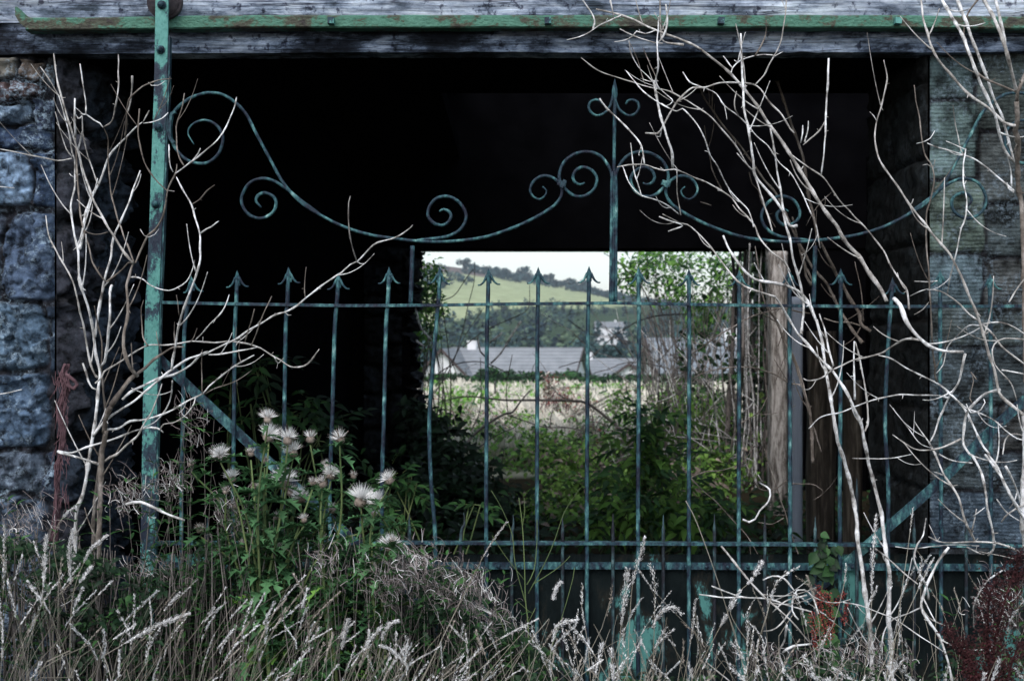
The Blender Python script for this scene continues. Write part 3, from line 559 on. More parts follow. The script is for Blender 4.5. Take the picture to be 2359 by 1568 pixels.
shrub('bare_shrub', 'leafless shrub with long arching white twigs crossing the green strap and spear bars', 3.66, lambda u, v: -.10*max(0, (u-330))/500, [
 ((38,34), "G680,1700 682,1000 685,600 690,420 700,200 705,0 D720,1500 735,1400", 1),
 ((11,9), "D655,1080 700,1040 720,1000 800,950 870,905 940,860 1030,815 1130,815 1200,810 1250,800 1320,785 1400,795 1480,800 1560,790 1640,795 1720,808 1800,835 1870,880 1940,920 1980,950 2030,970 2100,960 2150,920 2205,845"),
 ((9,8), "D1350,780 1400,730 1450,670 1510,610 1550,550 1583,465"), ((9,7), "D1025,820 990,760 980,640 978,560 995,505", 1), ((8,7), "D1690,795 1710,720 1740,640 1760,565", 1),
 ((9,6), "D1735,820 1770,740 1800,650 1840,550 1877,478", 1), ((8,6), "D1900,900 1920,940 1960,905"), ((5,4), "D1630,770 1635,690", 1), ((6,5), "D1310,800 1340,760 1362,700", 1),
 ((16,8), "D640,1440 700,1370 760,1310 850,1250 930,1200 1000,1140 1080,1070 1150,1010 1230,955 1310,905 1400,880 1480,845 1560,805 1640,770 1720,710 1800,670 1900,610 1990,580 2060,540 2110,490 2170,440 2250,385 2330,335 E0,320 60,260 110,235 220,125 300,95 360,80 410,55 480,0 B490,1555", 0, .02),
 ((8,7), "E105,235 80,160 60,80 50,0 B50,1400 62,1355"), ((6,5), "E105,240 130,255 155,255"), ((5,4), "D2110,490 2105,440 2117,275", 1), ((5,4), "D1970,590 1990,610 2010,608"),
 ((18,12), "D845,1190 900,1140 1000,1090 1100,1045 1200,1020 1290,970 1340,930 1390,880 1440,860"),
 ((11,9), "D1440,880 1520,878 1600,865 1680,850 1775,830"),
 ((34,8), "D770,1230 810,1170 860,1100 900,1050 950,1010 1010,970 1060,920 1130,870 1200,830 1270,825", 1), ((36,30), "D720,1420 735,1310 770,1230", 1),
 ((26,14), "D950,1030 900,970 870,900 855,830 860,720 880,640 885,540 880,440 875,400 890,340 905,280 920,250", 1), ((8,9), "D920,990 915,900 907,800", 1),
 ((10,6), "D885,350 940,345 990,360 1040,400 1100,425 1170,440 1230,415 1290,375 1330,300 1350,230"),
 ((14,9), "D720,1400 820,1390 900,1340 1000,1330 1100,1300 1200,1260 1300,1200 1400,1150 1440,1100 1530,1030 1620,960 1680,925 1755,885"),
 ((7,5), "D1400,1150 1395,1000 1397,845", 1), ((7,5), "D1410,1155 1480,1115 1580,1085 1660,1045 1740,990", 1), ((6,5), "D1665,930 1650,860 1665,755", 1),
 ((7,8), "D1350,1170 1340,1220 1280,1300 1200,1350 1130,1360 1105,1400"), ((6,5), "D1120,870 1095,800 1078,718", 1), ((6,5), "D1210,820 1205,740 1208,655", 1), ((5,4), "D1240,620 1230,540 1220,470", 1),
 ((15,11), "D400,1550 500,1560 600,1520 700,1490 800,1460 870,1430 950,1400 1050,1385 1110,1400 1130,1418"),
 ((16,12), "G690,70 600,40 500,10 D400,1555"), ((18,7), "G720,50 760,20 810,0 D880,1500 950,1440 1000,1350 1050,1270 1100,1150 1120,1080"),
 ((10,8), "D1190,1060 1185,1150 1150,1250 1080,1340 990,1385"),
 ((16,9), "D1185,980 1195,920 1210,850 1225,720 1250,620 1290,510 1330,400 1360,320 1382,230 1380,150 1385,80 1375,30 A1365,1560 1345,1490 1320,1415 1260,1310 1220,1225"),
 ((14,8), "D1020,60 1080,10 A1110,1530 1125,1500 1145,1400 1160,1310 1185,1250 1210,1200 1220,1130", 1), ((12,10), "D920,250 940,245 970,170 1005,90 1020,60", 1),
 ((11,8), "A1210,1200 1280,1150 1350,1100 1430,1030 1500,970 1550,900 1590,820 1620,740 1635,675"), ((9,8), "A1270,1145 1240,1090 1220,1000 1220,880 1240,800 1260,720 1272,645", 1),
 ((8,7), "A1300,1140 1340,1100 1370,1060 1385,1025"), ((9,7), "A1195,1190 1180,1160 1170,1080 1165,1000"), ((8,7), "A1320,1415 1380,1380 1430,1320 1485,1278", 1), ((10,8), "D1385,45 1430,15 1465,0 A1500,1540 1515,1530"),
 ((10,8), "A1160,1320 1120,1290 1060,1230 1010,1150 980,1060 955,950 955,880 963,755", 1), ((6,5), "A1160,1315 1180,1318 1205,1322"), ((6,4), "D970,15 1000,60 1030,70 1070,50 1100,10"),
 ((7,6), "D-30,1158 60,1145 150,1122"),
 ], 2)
# -- right: main leaning stems
shrub('leaning_shrub', 'leafless shrub of long stems leaning up to the left across the doorway', 3.86, lambda u, v: .12*(v < 700)*(700-v)/700, [
 ((38,14), "I1440,2300 1440,1560 1435,1250 1420,1150 1430,850 1410,720 1390,560 1370,400 1340,280 1310,150 1285,60 F1275,1568 1250,1450 1230,1350 1180,1240 1140,1150 1080,1060 1020,980 930,890 850,790 800,740 740,650 690,560 640,480", 0, .0),
 ((14,8), "F640,480 500,440 400,390 290,270 190,130 60,0 C-20,1540 -140,1480"),
 ((36,20), "I1330,2300 1310,1560 1300,1300 1280,1100 1260,950 1240,800 1210,600 1200,450 1170,270 1130,100 1110,20 F1070,1480 1065,1430 1040,1300 1010,1100 980,950 960,780 920,640", 0, .03),
 ((22,14), "F920,640 880,540 820,460 730,410 620,385 500,360 400,270 330,170 280,60"),
 ((28,12), "F1410,510 1380,450 1350,400 1290,320 1230,220 1150,130 1100,60 C1070,1568 1030,1520 970,1440 900,1330 830,1210 750,1080 680,970 610,880 520,740 420,610 330,510 200,400 80,315 0,280 B2280,250 2180,215 2080,170 2000,130 1930,105 1850,85 1760,65", 0, .02),
 ((9,7), "B1930,110 1850,145 1780,180 1710,230 1640,255 1555,275"), ((12,10), "B1735,205 1745,140 1720,80 1665,0 1650,-60"), ((9,8), "B1885,125 1870,60 1858,0 1850,-60"),
 ((10,8), "C335,505 345,470 400,420 480,390 560,380 635,385"), ((11,8), "C500,385 540,320 570,240 580,140", 1),
 ((10,8), "C500,590 560,520 600,440 640,370 680,270 700,150 717,0 722,-60"), ((9,8), "C340,465 310,430 280,390"), ((7,4), "C620,400 660,375 690,360"),
 ((10,13), "C770,920 740,890 680,790 600,710 540,620 490,585 420,575 340,570 250,575 150,605 70,605 0,660 B2320,700 2270,780 2220,870 2185,925 2100,920"), ((9,5), "B2210,900 2200,945 2180,945"),
 ((18,13), "C790,1560 740,1560 700,1470 630,1370 560,1290 500,1210 485,1100 470,1000 450,880 425,740 415,560 408,400 400,235"),
 ((15,9), "B2359,310 2225,290 2205,200 2200,0 2200,-60"), ((14,12), "B2185,300 2220,250 2250,170 2240,30"), ((10,8), "B2200,620 2170,560 2190,460 2180,300 2195,115"),
 ((12,9), "F740,310 700,240 620,180 560,120 520,60 C500,1568 450,1500 390,1440 340,1370 270,1320 160,1260 70,1220 0,1190 B2300,1170 2230,1180 2160,1160 2090,1135 1980,1140 1905,1155"),
 ((16,16), "B2290,1160 2280,1040 2240,920 2200,780 2170,650 2160,560"), ((10,12), "B2095,1130 2080,1030 2050,970 1980,890 1900,810 1830,740 1785,680"),
 ((10,8), "F620,30 C500,1220 450,1150 400,1060 330,960 240,860 170,790 80,730 0,680 B2270,635 2180,615 2100,595 2000,565 1920,540 1830,515 1740,470 1655,400"),
 ((9,8), "F490,0 C480,1530 450,1450 380,1380 310,1290 240,1150 190,1080 160,990 120,890 60,810 0,750 B2320,770 2260,745 2180,700 2080,630 2020,560 1965,490"),
 ((7,6), "B2210,715 2240,735 2290,700 2240,650 2180,600 2120,530 2050,460 2000,370 1985,280"), ((6,5), "B2180,560 2130,440 2080,330", 1), ((6,5), "B2190,560 2130,565 2065,540"), ((5,4), "B2095,590 2070,500 2040,400 1980,280", 1),
 ((9,7), "B2220,300 2180,300 2080,270 2000,240 1925,200"), ((9,7), "B2170,210 2100,235 2040,215 2010,250 1960,280 1885,290"),
 ((7,8), "F950,150 C920,1560 880,1460 840,1370 790,1270 740,1190 670,1130 620,1060 590,1010 510,940 450,870 380,800 290,730 230,645 130,600 50,570 0,500"), ((9,8), "C385,800 365,760 358,700 370,635"),
 ((18,12), "F820,740 830,650 835,540 820,430 800,340 770,250 750,150 735,60 C715,1568 700,1500 680,1340 650,1180 625,1000 605,890"),
 ((8,15), "C960,1210 975,1080 985,960 988,830 995,680 1003,560 1008,405"), ((8,10), "C830,1000 880,960 940,910 985,830"), ((9,7), "C845,980 860,920 870,835"), ((9,7), "C815,990 828,930 828,870"),
 ((12,9), "F1565,570 1550,440 1500,370 1440,270 1390,170 1310,60 C1260,1568 1200,1510 1150,1450 1080,1380 1010,1280 960,1215 860,1150 790,1100 720,1050"),
 ((14,10), "F1040,960 1010,850 980,700 945,600"), ((12,10), "F1190,1190 1185,1000 1185,790"), ((14,9), "F1260,1410 1280,1340 1270,1180 1230,950 1190,790"),
 ((9,7), "B2330,1480 2200,1390 2070,1350 2000,1280 1970,1220 1945,1150"), ((8,7), "B2070,1350 2030,1220 2010,1110 1998,990"), ((7,6), "B2345,1490 2320,1330 2315,1180"), ((9,9), "F-100,30 B2359,1560 2280,1530 2195,1495"),
 ], 3)
shrub('shadowed_shrub', 'grey brown leaning stems standing behind the gate bars in the dark of the passage', 4.75, lambda u, v: 0, [
 ((26,8), "I900,60 F880,1300 800,1000 760,900 700,780 640,640 560,500 C500,1700"),
 ((22,10), "F1240,800 1180,720 1080,560 1000,400 900,280 780,60 C740,1540 640,1330 560,1240 500,1150 430,1050 340,940 260,840 190,740 150,680 80,530", 0),
 ((24,14), "F1300,720 1230,670 1220,600 1160,500 1080,360 1000,200 930,60 C920,1568 900,1480 870,1350 850,1200 830,1090 790,960 740,830 700,700 660,580 620,430 590,320 560,240 520,190", 1),
 ((16,12), "F920,420 860,300 820,200 790,60 C760,1500", 1), ((20,14), "F890,400 850,330 840,250 820,180", 1),
 ((9,8), "F975,630 1060,655 1150,660 1230,680 1280,690"), ((8,6), "F1230,690 1180,770 1110,820"), ((8,6), "F1250,660 1240,500 1220,380 1190,240"), ((8,6), "F1430,820 1400,680 1375,560 1380,410"),
 ((6,5), "F1570,980 1610,920 1590,780 1565,570"), ((10,8), "F880,600 780,580 700,560 560,590 430,640 330,700 230,760 60,880"), ((9,7), "C270,1310 210,1190 190,1100 165,980 150,870"),
 ((11,7), "F830,1090 750,1080 640,1020 480,970 250,980 70,1040"), ((12,8), "F960,1560 880,1300 830,1080 770,900 700,780"), ((8,6), "F660,820 710,700 715,850 640,1070"),
 ((9,6), "F320,1560 380,1380 520,1280 580,1180"), ((9,7), "I0,100 120,230 240,340 360,470 440,560 520,690"), ((8,6), "I60,160 150,120 270,110 400,60 500,-60"),
 ((9,6), "I720,180 640,240 560,250 500,200 440,60 420,-90"), ((8,6), "I700,440 620,480 520,470"), ((7,7), "I900,320 970,270 940,230 880,205 720,205"), ((9,6), "I800,700 750,550 700,380 640,200 560,-40"),
 ((7,6), "C460,1190 480,1270 520,1310 545,1400 600,1500 640,1568"), ((7,5), "C1025,1330 960,1390 900,1470 850,1560"), ((7,5), "C150,565 180,640 185,720"),
 ((8,6), "C195,1420 170,1410 120,1395"), ((6,5), "C460,1040 410,1075 385,1065"),
 ], 4, mats=[M['bark_dark'], M['bark_dark'], M['bark_far']])
shrub('arching_shrub', 'tangled white barked bare shrub in front of the tooled stone pier at the right', 3.62, lambda u, v: .10*math.sin(u*.01), [
 ((40,34), "I2400,2300 2400,1200 2380,700 2360,560 2350,420 F2370,1500 2362,1300"),
 ((26,34), "F2372,1300 2365,700 2352,0 C2350,1568 2340,1400 2320,1300 2310,1100 2320,1000 2300,900 2310,850 2310,700", 1),
 ((24,16), "C2310,700 2312,650 2340,580 2370,500", 1), ((14,12), "C2310,640 2190,590 2100,550 2030,500 2000,430 1960,340 1940,240 1955,150 1975,90 2040,0 2070,-50", 1),
 ((18,13), "C2300,872 2230,850 2160,790 2090,730 2000,670 1920,600 1850,510 1790,440 1730,350 1690,230 1660,120 1645,0 1640,-50"),
 ((16,22), "C2290,1120 2230,1050 2190,940 2160,800 2110,680 2050,560 1990,400 1930,240 1860,120 1795,0 1770,-50"),
 ((14,22), "C2290,1110 2240,920 2200,790 2150,680 2100,530 2050,400 2000,270 1950,130 1895,0 1880,-50"),
 ((20,24), "C2305,640 2280,520 2250,400 2210,270 2150,130 2080,0 2055,-50"), ((18,22), "C2240,340 2230,300 2200,150 2165,0 2155,-50"), ((9,7), "C2275,1290 2270,1190 2240,1060"),
 ((20,8), "F2380,1320 2300,1250 2240,1200 2190,1140 2160,1000 2120,880 2080,750 2040,620 1990,500 1950,400 1900,290 1850,190 1790,120 1720,40 C1680,1550 1620,1480 1570,1420 1500,1310 1420,1200 1360,1100 1335,1010 1325,920 1340,830 1370,740 1395,640 1410,520 1388,415"),
 ((5,5), "C1340,835 1320,800 1295,775"), ((8,6), "C1570,1420 1585,1400 1592,1375"),
 ((11,8), "F1755,1070 1740,1010 1745,980 1730,870 1720,750 1715,650 1710,500 1700,350 1690,200 1680,60 C1685,1568 1680,1480 1710,1380 1735,1260 1725,1150 1680,1080 1655,980 1640,840 1610,700 1597,590", 1),
 ((12,9), "C2290,1320 2220,1260 2140,1190 2030,1110 1940,1070 1850,1045 1760,1020 1690,990"),
 ((8,10), "F1825,465 1840,380 1870,260 1900,150 1925,10 C1930,1568 1955,1500 1965,1380 1940,1260 1940,1150 1955,1030"), ((8,6), "C1940,1075 1920,1040 1905,960 1880,830 1865,725"), ((6,5), "C1950,1030 1880,1000 1820,975"),
 ((6,5), "C1745,905 1710,960 1650,985 1615,990"), ((6,5), "C1745,1105 1730,1160 1690,1135 1660,1140"),
 ((32,15), "F1460,495 1500,540 1540,640 1590,720 1650,780 1720,830 1800,855 1940,860"), ((15,11), "F1950,875 1930,980 1900,1080 1850,1160 1800,1270 1770,1330 1740,1430 1700,1500"),
 ((14,9), "F1650,780 1540,775 1440,830 1380,870 1290,895 1190,915 1100,955 1030,990 960,1040 870,1060 835,1045"),
 ((18,9), "I2350,400 2300,340 2230,220 2180,100 2110,0 F2120,1568 2080,1520 2030,1420 1980,1320 1950,1260 1880,1180 1800,1110 1720,1060 1620,1010 1550,975 1480,930 1420,900 1350,885", 0, .04),
 ((11,8), "F1835,1180 1770,1165 1650,1160 1500,1160 1330,1190 1200,1235 1090,1280 960,1310 870,1390"),
 ((11,9), "F2070,670 2140,740 2200,820 2270,880 2380,960"), ((9,8), "F2060,670 2200,660 2290,690 2390,760"), ((9,7), "F2060,680 1980,680 1900,750 1830,830 1800,950 1750,1010"),
 ((9,7), "F2390,780 2220,770 2150,810 2140,880 2160,950 2210,1010 2270,1080 2310,1200"), ((8,7), "F2200,990 2290,1000 2390,1020"),
 ((18,13), "F2190,1125 2090,1150 2010,1220 1960,1290 1945,1400 1940,1500 1980,1568 I2000,10 2060,120 2090,260 2110,400 2140,520 2150,650 2110,700"),
 ((14,6), "F1925,1460 1800,1520 1680,1540 1600,1530 1500,1470 1450,1435"), ((7,5), "F1740,1530 1640,1490 1560,1390 1450,1250"), ((7,6), "F1755,1568 1700,1480 1640,1400 1600,1340"),
 ((10,8), "F2040,640 1980,600 1920,540 1850,480 1780,440 1700,430"), ((8,6), "F1760,370 1680,380 1600,375"), ((6,5), "F1700,425 1650,440 1565,480"), ((6,5), "F1700,520 1660,570 1600,605"),
 ((9,7), "F1830,1140 1900,1200 1960,1250 2060,1290 2160,1340 2230,1400 2310,1460 2380,1480"), ((7,6), "F1960,1220 1990,1280 2060,1260 2090,1210 2080,1185"), ((9,8), "F2210,1568 2230,1470 2280,1430 2380,1450"),
 ((7,6), "I1170,28 1350,30 1480,22 1580,0"), ((8,6), "C2290,1330 2250,1300 2240,1260"), ((8,10), "F2250,520 2300,440 2390,330"),
 ((14,16), "I2380,460 2350,430 2300,350 2250,260 2210,170 2150,80 2090,0"), ((14,12), "I2230,80 2280,170 2320,280 2350,420 2350,580"),
 ((16,12), "I2020,610 1970,500 1940,420 1910,310 1860,220 1800,130 1745,0 F1700,1480"), ((9,9), "I1800,145 1770,130 1740,120"), ((9,8), "I1770,0 1830,30 1900,50 2000,60"),
 ((8,15), "I1700,570 1780,605 1900,610 2020,605 2150,610 2230,630 2380,700"), ((6,7), "I1470,640 1600,650 1750,635 1900,625 2050,630"), ((7,6), "I1960,640 2080,690 2150,650 2160,600"),
 ((12,10), "I2370,340 2250,410 2200,470"), ((8,7), "I2380,490 2240,400 2170,310"), ((7,5), "I2010,430 2050,400 2090,370"), ((6,5), "I2380,730 2200,700 2050,670"),
 ((7,6), "F2030,1050 1990,1000 2010,1060 1985,1180 2000,1210", 1),
 ], 5)
# low broken pieces in the grass at the right
shrub('low_twig_tangle', 'low tangle of broken white twigs among grass stems in front of the kick panel', 3.5, lambda u, v: 0, [
 ((15,16), "I1860,1600 1850,1500 1780,1280 1700,1150 1650,1050 1680,920 1720,830 1770,730 1840,640"), ((10,9), "I1330,650 1430,730 1540,830 1620,895"), ((12,9), "I1700,1000 1690,930 1640,820 1600,720 1620,620 1660,560 1680,440"),
 ((8,8), "I1650,1060 1550,1100 1460,1130 1400,1200 1375,1290 1380,1400"), ((9,14), "I870,1290 760,1160 640,1050 520,940 400,800 265,635"), ((10,9), "I110,965 250,985 420,990"),
 ((11,10), "I200,910 350,970 430,985 600,1000 720,1040 890,1085"), ((10,8), "I855,970 700,1020 620,1090"), ((10,9), "I555,870 620,840 700,855 770,940"),
 ((12,9), "I800,1140 760,1080 765,980 790,935 840,935 900,990 940,1100"), ((9,8), "I750,1080 680,1170 620,1210 560,1220"), ((14,12), "I680,1568 690,1470 665,1370 700,1290 720,1180"),
 ((14,12), "I890,1310 760,1325 690,1370"), ((10,10), "I170,1440 330,1568"), ((8,6), "I1110,1020 1250,1050 1400,1110 1500,1160 1800,1360"), ((10,8), "I2230,790 2110,870 2050,960 2010,1050 2010,1200"),
 ((8,8), "I1650,1060 1700,1130 1810,1180"), ((12,10), "I415,450 460,470 500,450 530,390 590,320 600,240 520,190"), ((8,10), "I520,190 545,185 520,140"), ((7,6), "I1060,1560 1030,1500 800,1440"),
 ], 6)
shrub('broken_stick', 'thick pale broken stick slanting across the foot of the green strap', 3.3, lambda u, v: 0, [((17,13), "G870,345 920,332 970,330 1050,360 1150,410 1275,455")], 7)
# ---------------------------------------------------------------- land: one sheet from behind the camera to the hill
def lerp_tab(tab, x):
    if x <= tab[0][0]: return tab[0][1]
    for (a, va), (b, vb) in zip(tab, tab[1:]):
        if x <= b: return va+(vb-va)*(x-a)/(b-a)
    return tab[-1][1]
SKYL = [(-4000,560),(700,585),(930,603),(1000,607),(1080,618),(1180,638),(1300,660),(1430,692),(1600,712),(1900,722),(2600,712),(6000,640)]
YT = [(-100,0),(13,0),(20,-.08),(35,-.30),(55,-.72),(66,-.95),(80,-1.8),(130,-5.0),(200,-8),(300,-9.5),(400,-9),(430,-8)]
def H(x, y):
    z = lerp_tab(YT, y)
    if y > 430:
        t = (y-430)/1070.; u = 1179.5+x/1500*F; cz = CAMH+(784-lerp_tab(SKYL, u))/F*1500
        z = -8+(cz+8)*(min(t, 1)**1.02) - (max(0, t-1)*25)
        z += 1.5*n3(x*.004, y*.004, 3)*min(1, t*3)
    if 14 < y < 430: z += .10*n3(x*.15, y*.15, 1)
    return z
def far(u, y): x = (u-1179.5)/F*y; return Vector((x, y, H(x, y)))
WB = [(900,765),(1000,750),(1060,735),(1130,716),(1250,704),(1350,712),(1430,706),(1500,700),(2400,700)]
ys = [-60,-30,-10,0,2]+[2.5+i*.25 for i in range(10)]+[5+i*.6 for i in range(20)]+[17.5+i*1.5 for i in range(35)]
y_ = 71.
while y_ < 2600: ys.append(y_); y_ *= 1.022
xs = [math.sinh(t)*6 for t in np.linspace(-6.2, 6.2, 190)]
arr = np.array([[(x, y, H(x, y)+(.02*n3(x*2, y*2) if y < 20 else 0)) for x in xs] for y in ys])
mb = MB(); mb.grid(arr[:, ::-1]); tint = []
for row in arr[:, ::-1]:
    for x, y, z in row:
        g = .5+.5*n3(x*.01, y*.004, 7)
        if y < 14: c = (.035,.03,.02)
        elif y < 64: c = (.42,.40,.30)
        elif y < 430: c = (.10,.15,.07)
        else:
            v = 784-(z-CAMH)/y*F; u = 1179.5+x/y*F
            if y > 1320 and u < 1120: c = (.16,.13,.12)
            elif v > lerp_tab(WB, u): c = (.05,.08,.05)
            else: c = (.30+.05*g, .345+.04*g, .20+.03*g)
        tint.append(c)
mg = bpy.data.materials.new('land_cover'); mg.use_nodes = True; t_ = mg.node_tree; b_ = t_.nodes['Principled BSDF']; b_.inputs['Roughness'].default_value = 1; b_.inputs['Specular IOR Level'].default_value = 0
a_ = t_.nodes.new('ShaderNodeAttribute'); a_.attribute_name = 'tint'; nz_n = t_.nodes.new('ShaderNodeTexNoise'); tc_ = t_.nodes.new('ShaderNodeTexCoord'); mp_ = t_.nodes.new('ShaderNodeMapping'); mp_.inputs['Scale'].default_value = (1, .35, 1)
t_.links.new(tc_.outputs['Object'], mp_.inputs[0]); t_.links.new(mp_.outputs[0], nz_n.inputs['Vector']); nz_n.inputs['Scale'].default_value = .09; nz_n.inputs['Detail'].default_value = 12; nz_n.inputs['Roughness'].default_value = .7
mr_ = t_.nodes.new('ShaderNodeMapRange'); mr_.inputs[1].default_value = .3; mr_.inputs[2].default_value = .7; mr_.inputs[3].default_value = .75; mr_.inputs[4].default_value = 1.2
mx_ = t_.nodes.new('ShaderNodeMix'); mx_.data_type = 'RGBA'; mx_.blend_type = 'MULTIPLY'; mx_.inputs[0].default_value = 1
t_.links.new(nz_n.outputs[0], mr_.inputs[0]); t_.links.new(a_.outputs['Color'], mx_.inputs[6]); t_.links.new(mr_.outputs[0], mx_.inputs[7]); t_.links.new(mx_.outputs[2], b_.inputs['Base Color'])
mb.tint = tint; g = mb.build('ground', mg); set_tint(g, mb); tag(g, kind='structure')

# ---------------------------------------------------------------- trees and hedges
def crown(mb, c, rx, rz, n, sz, rg, mi=0, lumps=7):
    cs = [(c+Vector((rg.uniform(-.55,.55)*rx, rg.uniform(-.55,.55)*rx, rg.uniform(-.5,.6)*rz)), rg.uniform(.35,.62)) for _ in range(lumps)]
    for _ in range(n):
        cc, k = cs[rg.randrange(lumps)]
        d = Vector((rg.gauss(0,1), rg.gauss(0,1), rg.gauss(0,1))).normalized()*(rg.random()**.35)
        p = cc+Vector((d.x*rx*k, d.y*rx*k, d.z*rz*k))
        a = Vector((rg.gauss(0,1), rg.gauss(0,1), rg.gauss(0,.6))).normalized(); b = a.orthogonal().normalized(); s_ = sz*rg.uniform(.6,1.4)
        mb.add([p-a*s_, p+b*s_*.6, p+a*s_, p-b*s_*.6], [[0,1,2,3]], mi)
rg = random.Random(11)
mb = MB(); nt_ = 0
for i in range(2600):
    y = rg.uniform(430, 860); u = rg.uniform(760, 2300); p = far(u, y); v = 784-(p.z-CAMH)/y*F
    if v < lerp_tab(WB, u)+rg.uniform(4, 10): continue
    if 1340 < u < 1490 and 738 < v < 800: continue
    h = rg.uniform(7, 13)*(1 if v > 745 else .75); con = rg.random() < .35
    crown(mb, p+Vector((0,0,h*.5)), h*(.22 if con else .40), h*.52, 46, h*.085, rg, rg.choice((0,0,1,2)), 4); nt_ += 1
    if nt_ > 560: break
mb.build('woodland', [M['farleaf'], M['farleaf_b'], M['farleaf_c']]); tag(bpy.data.objects['woodland'], 'dark blue green belt of woodland across the foot of the hill', 'woodland', kind='stuff')
mb = MB()
for i in range(620):                                                  # hedgerow and moor edge wood along the crest
    y = rg.uniform(1330, 1480) if i < 220 else rg.uniform(1400, 1500); u = rg.uniform(700, 2300) if i < 220 else rg.uniform(1060, 2000)
    if u < 1075: y = rg.uniform(1000, 1320) if rg.random() < .75 else y
    p = far(u, y); h = rg.uniform(7, 13)
    if u < 1075 and y > 1200: h *= .8
    crown(mb, p+Vector((0,0,h*.33)), h*.6, h*.45, 60, h*.12, rg, 0, 4)
for i in range(60):
    y = rg.uniform(1150, 1330); p = far(rg.uniform(1400, 2200), y); h = rg.uniform(8, 13); crown(mb, p+Vector((0,0,h*.4)), h*.7, h*.5, 26, h*.11, rg, 0, 4)
o = mb.build('hedgerow', M['farleaf']); tag(o, 'distant hedgerow trees running down the skyline of the green hill', 'hedgerow', kind='stuff')
def tree(name, base, h, rx, n, sz, label, cat='tree', mats=('farleaf','bark_far'), group=None, seed=1, lumps=7, lean=0.):
    root = thing(name, base, label, cat, group); rg = random.Random(seed)
    mb = MB(); top = base+Vector((lean, 0, h*.55)); tk = [base-Vector((0,0,.2)), base+Vector((lean*.3, 0, h*.2)), top]
    mb.tube(tk, [h*.028, h*.022, h*.012], 7)
    for k in range(7):
        a = rg.uniform(0, 6.28); q0 = tk[1].lerp(top, rg.uniform(.1, 1)); mb.tube([q0, q0+Vector((math.cos(a)*rx*.5, math.sin(a)*rx*.5, h*rg.uniform(.12,.3)))], [h*.011, h*.004], 5)
    mb.build('trunk', M[mats[1]], root)
    mb = MB(); crown(mb, base+Vector((lean, 0, h*.58)), rx, h*.42, n, sz, rg, 0, lumps); mb.build('crown', M[mats[0]], root); return root
for k, (u, wd_, lab) in enumerate([(1068,30,'round dark tree standing highest on the skyline hedgerow, first one right of the moor'),(1088,20,'small dark tree just right of the highest skyline tree'),(1140,22,'low round tree in the first gap of the skyline hedge'),(1163,20,'narrow skyline tree right of the first hedge gap'),
        (1208,36,'broad dark skyline tree above the middle of the hill field'),(1262,26,'small skyline tree right of the broad one'),(1310,30,'skyline tree on the falling right shoulder of the hill'),(1352,34,'spreading skyline tree behind the spear bar before the finial')]):
    p = far(u, 1440); s_ = 1440/F; tree('hill_tree', p-Vector((0,0,1)), wd_*s_*1.05, wd_*s_*.62, 260, 1.5, lab, group='trees along the skyline', seed=k, lumps=5)
for k, (u, y, h, rx, lab) in enumerate([(1408,260,11.5,5.5,'large dark round tree behind the gap between the two bungalow roofs'),(1495,300,11.5,6,'mid green tree below the distant white house'),(1345,330,13,6,'bushy tree behind the right end of the long tiled roof'),(985,210,11,6,'green tree behind the left end of the long tiled roof'),(1600,240,13,8,'dark tree behind the slate roofed house')]):
    tree('broad_tree', far(u, y), h*.92, rx, 900, .55, lab, seed=20+k, group='trees behind the bungalows', lumps=10)
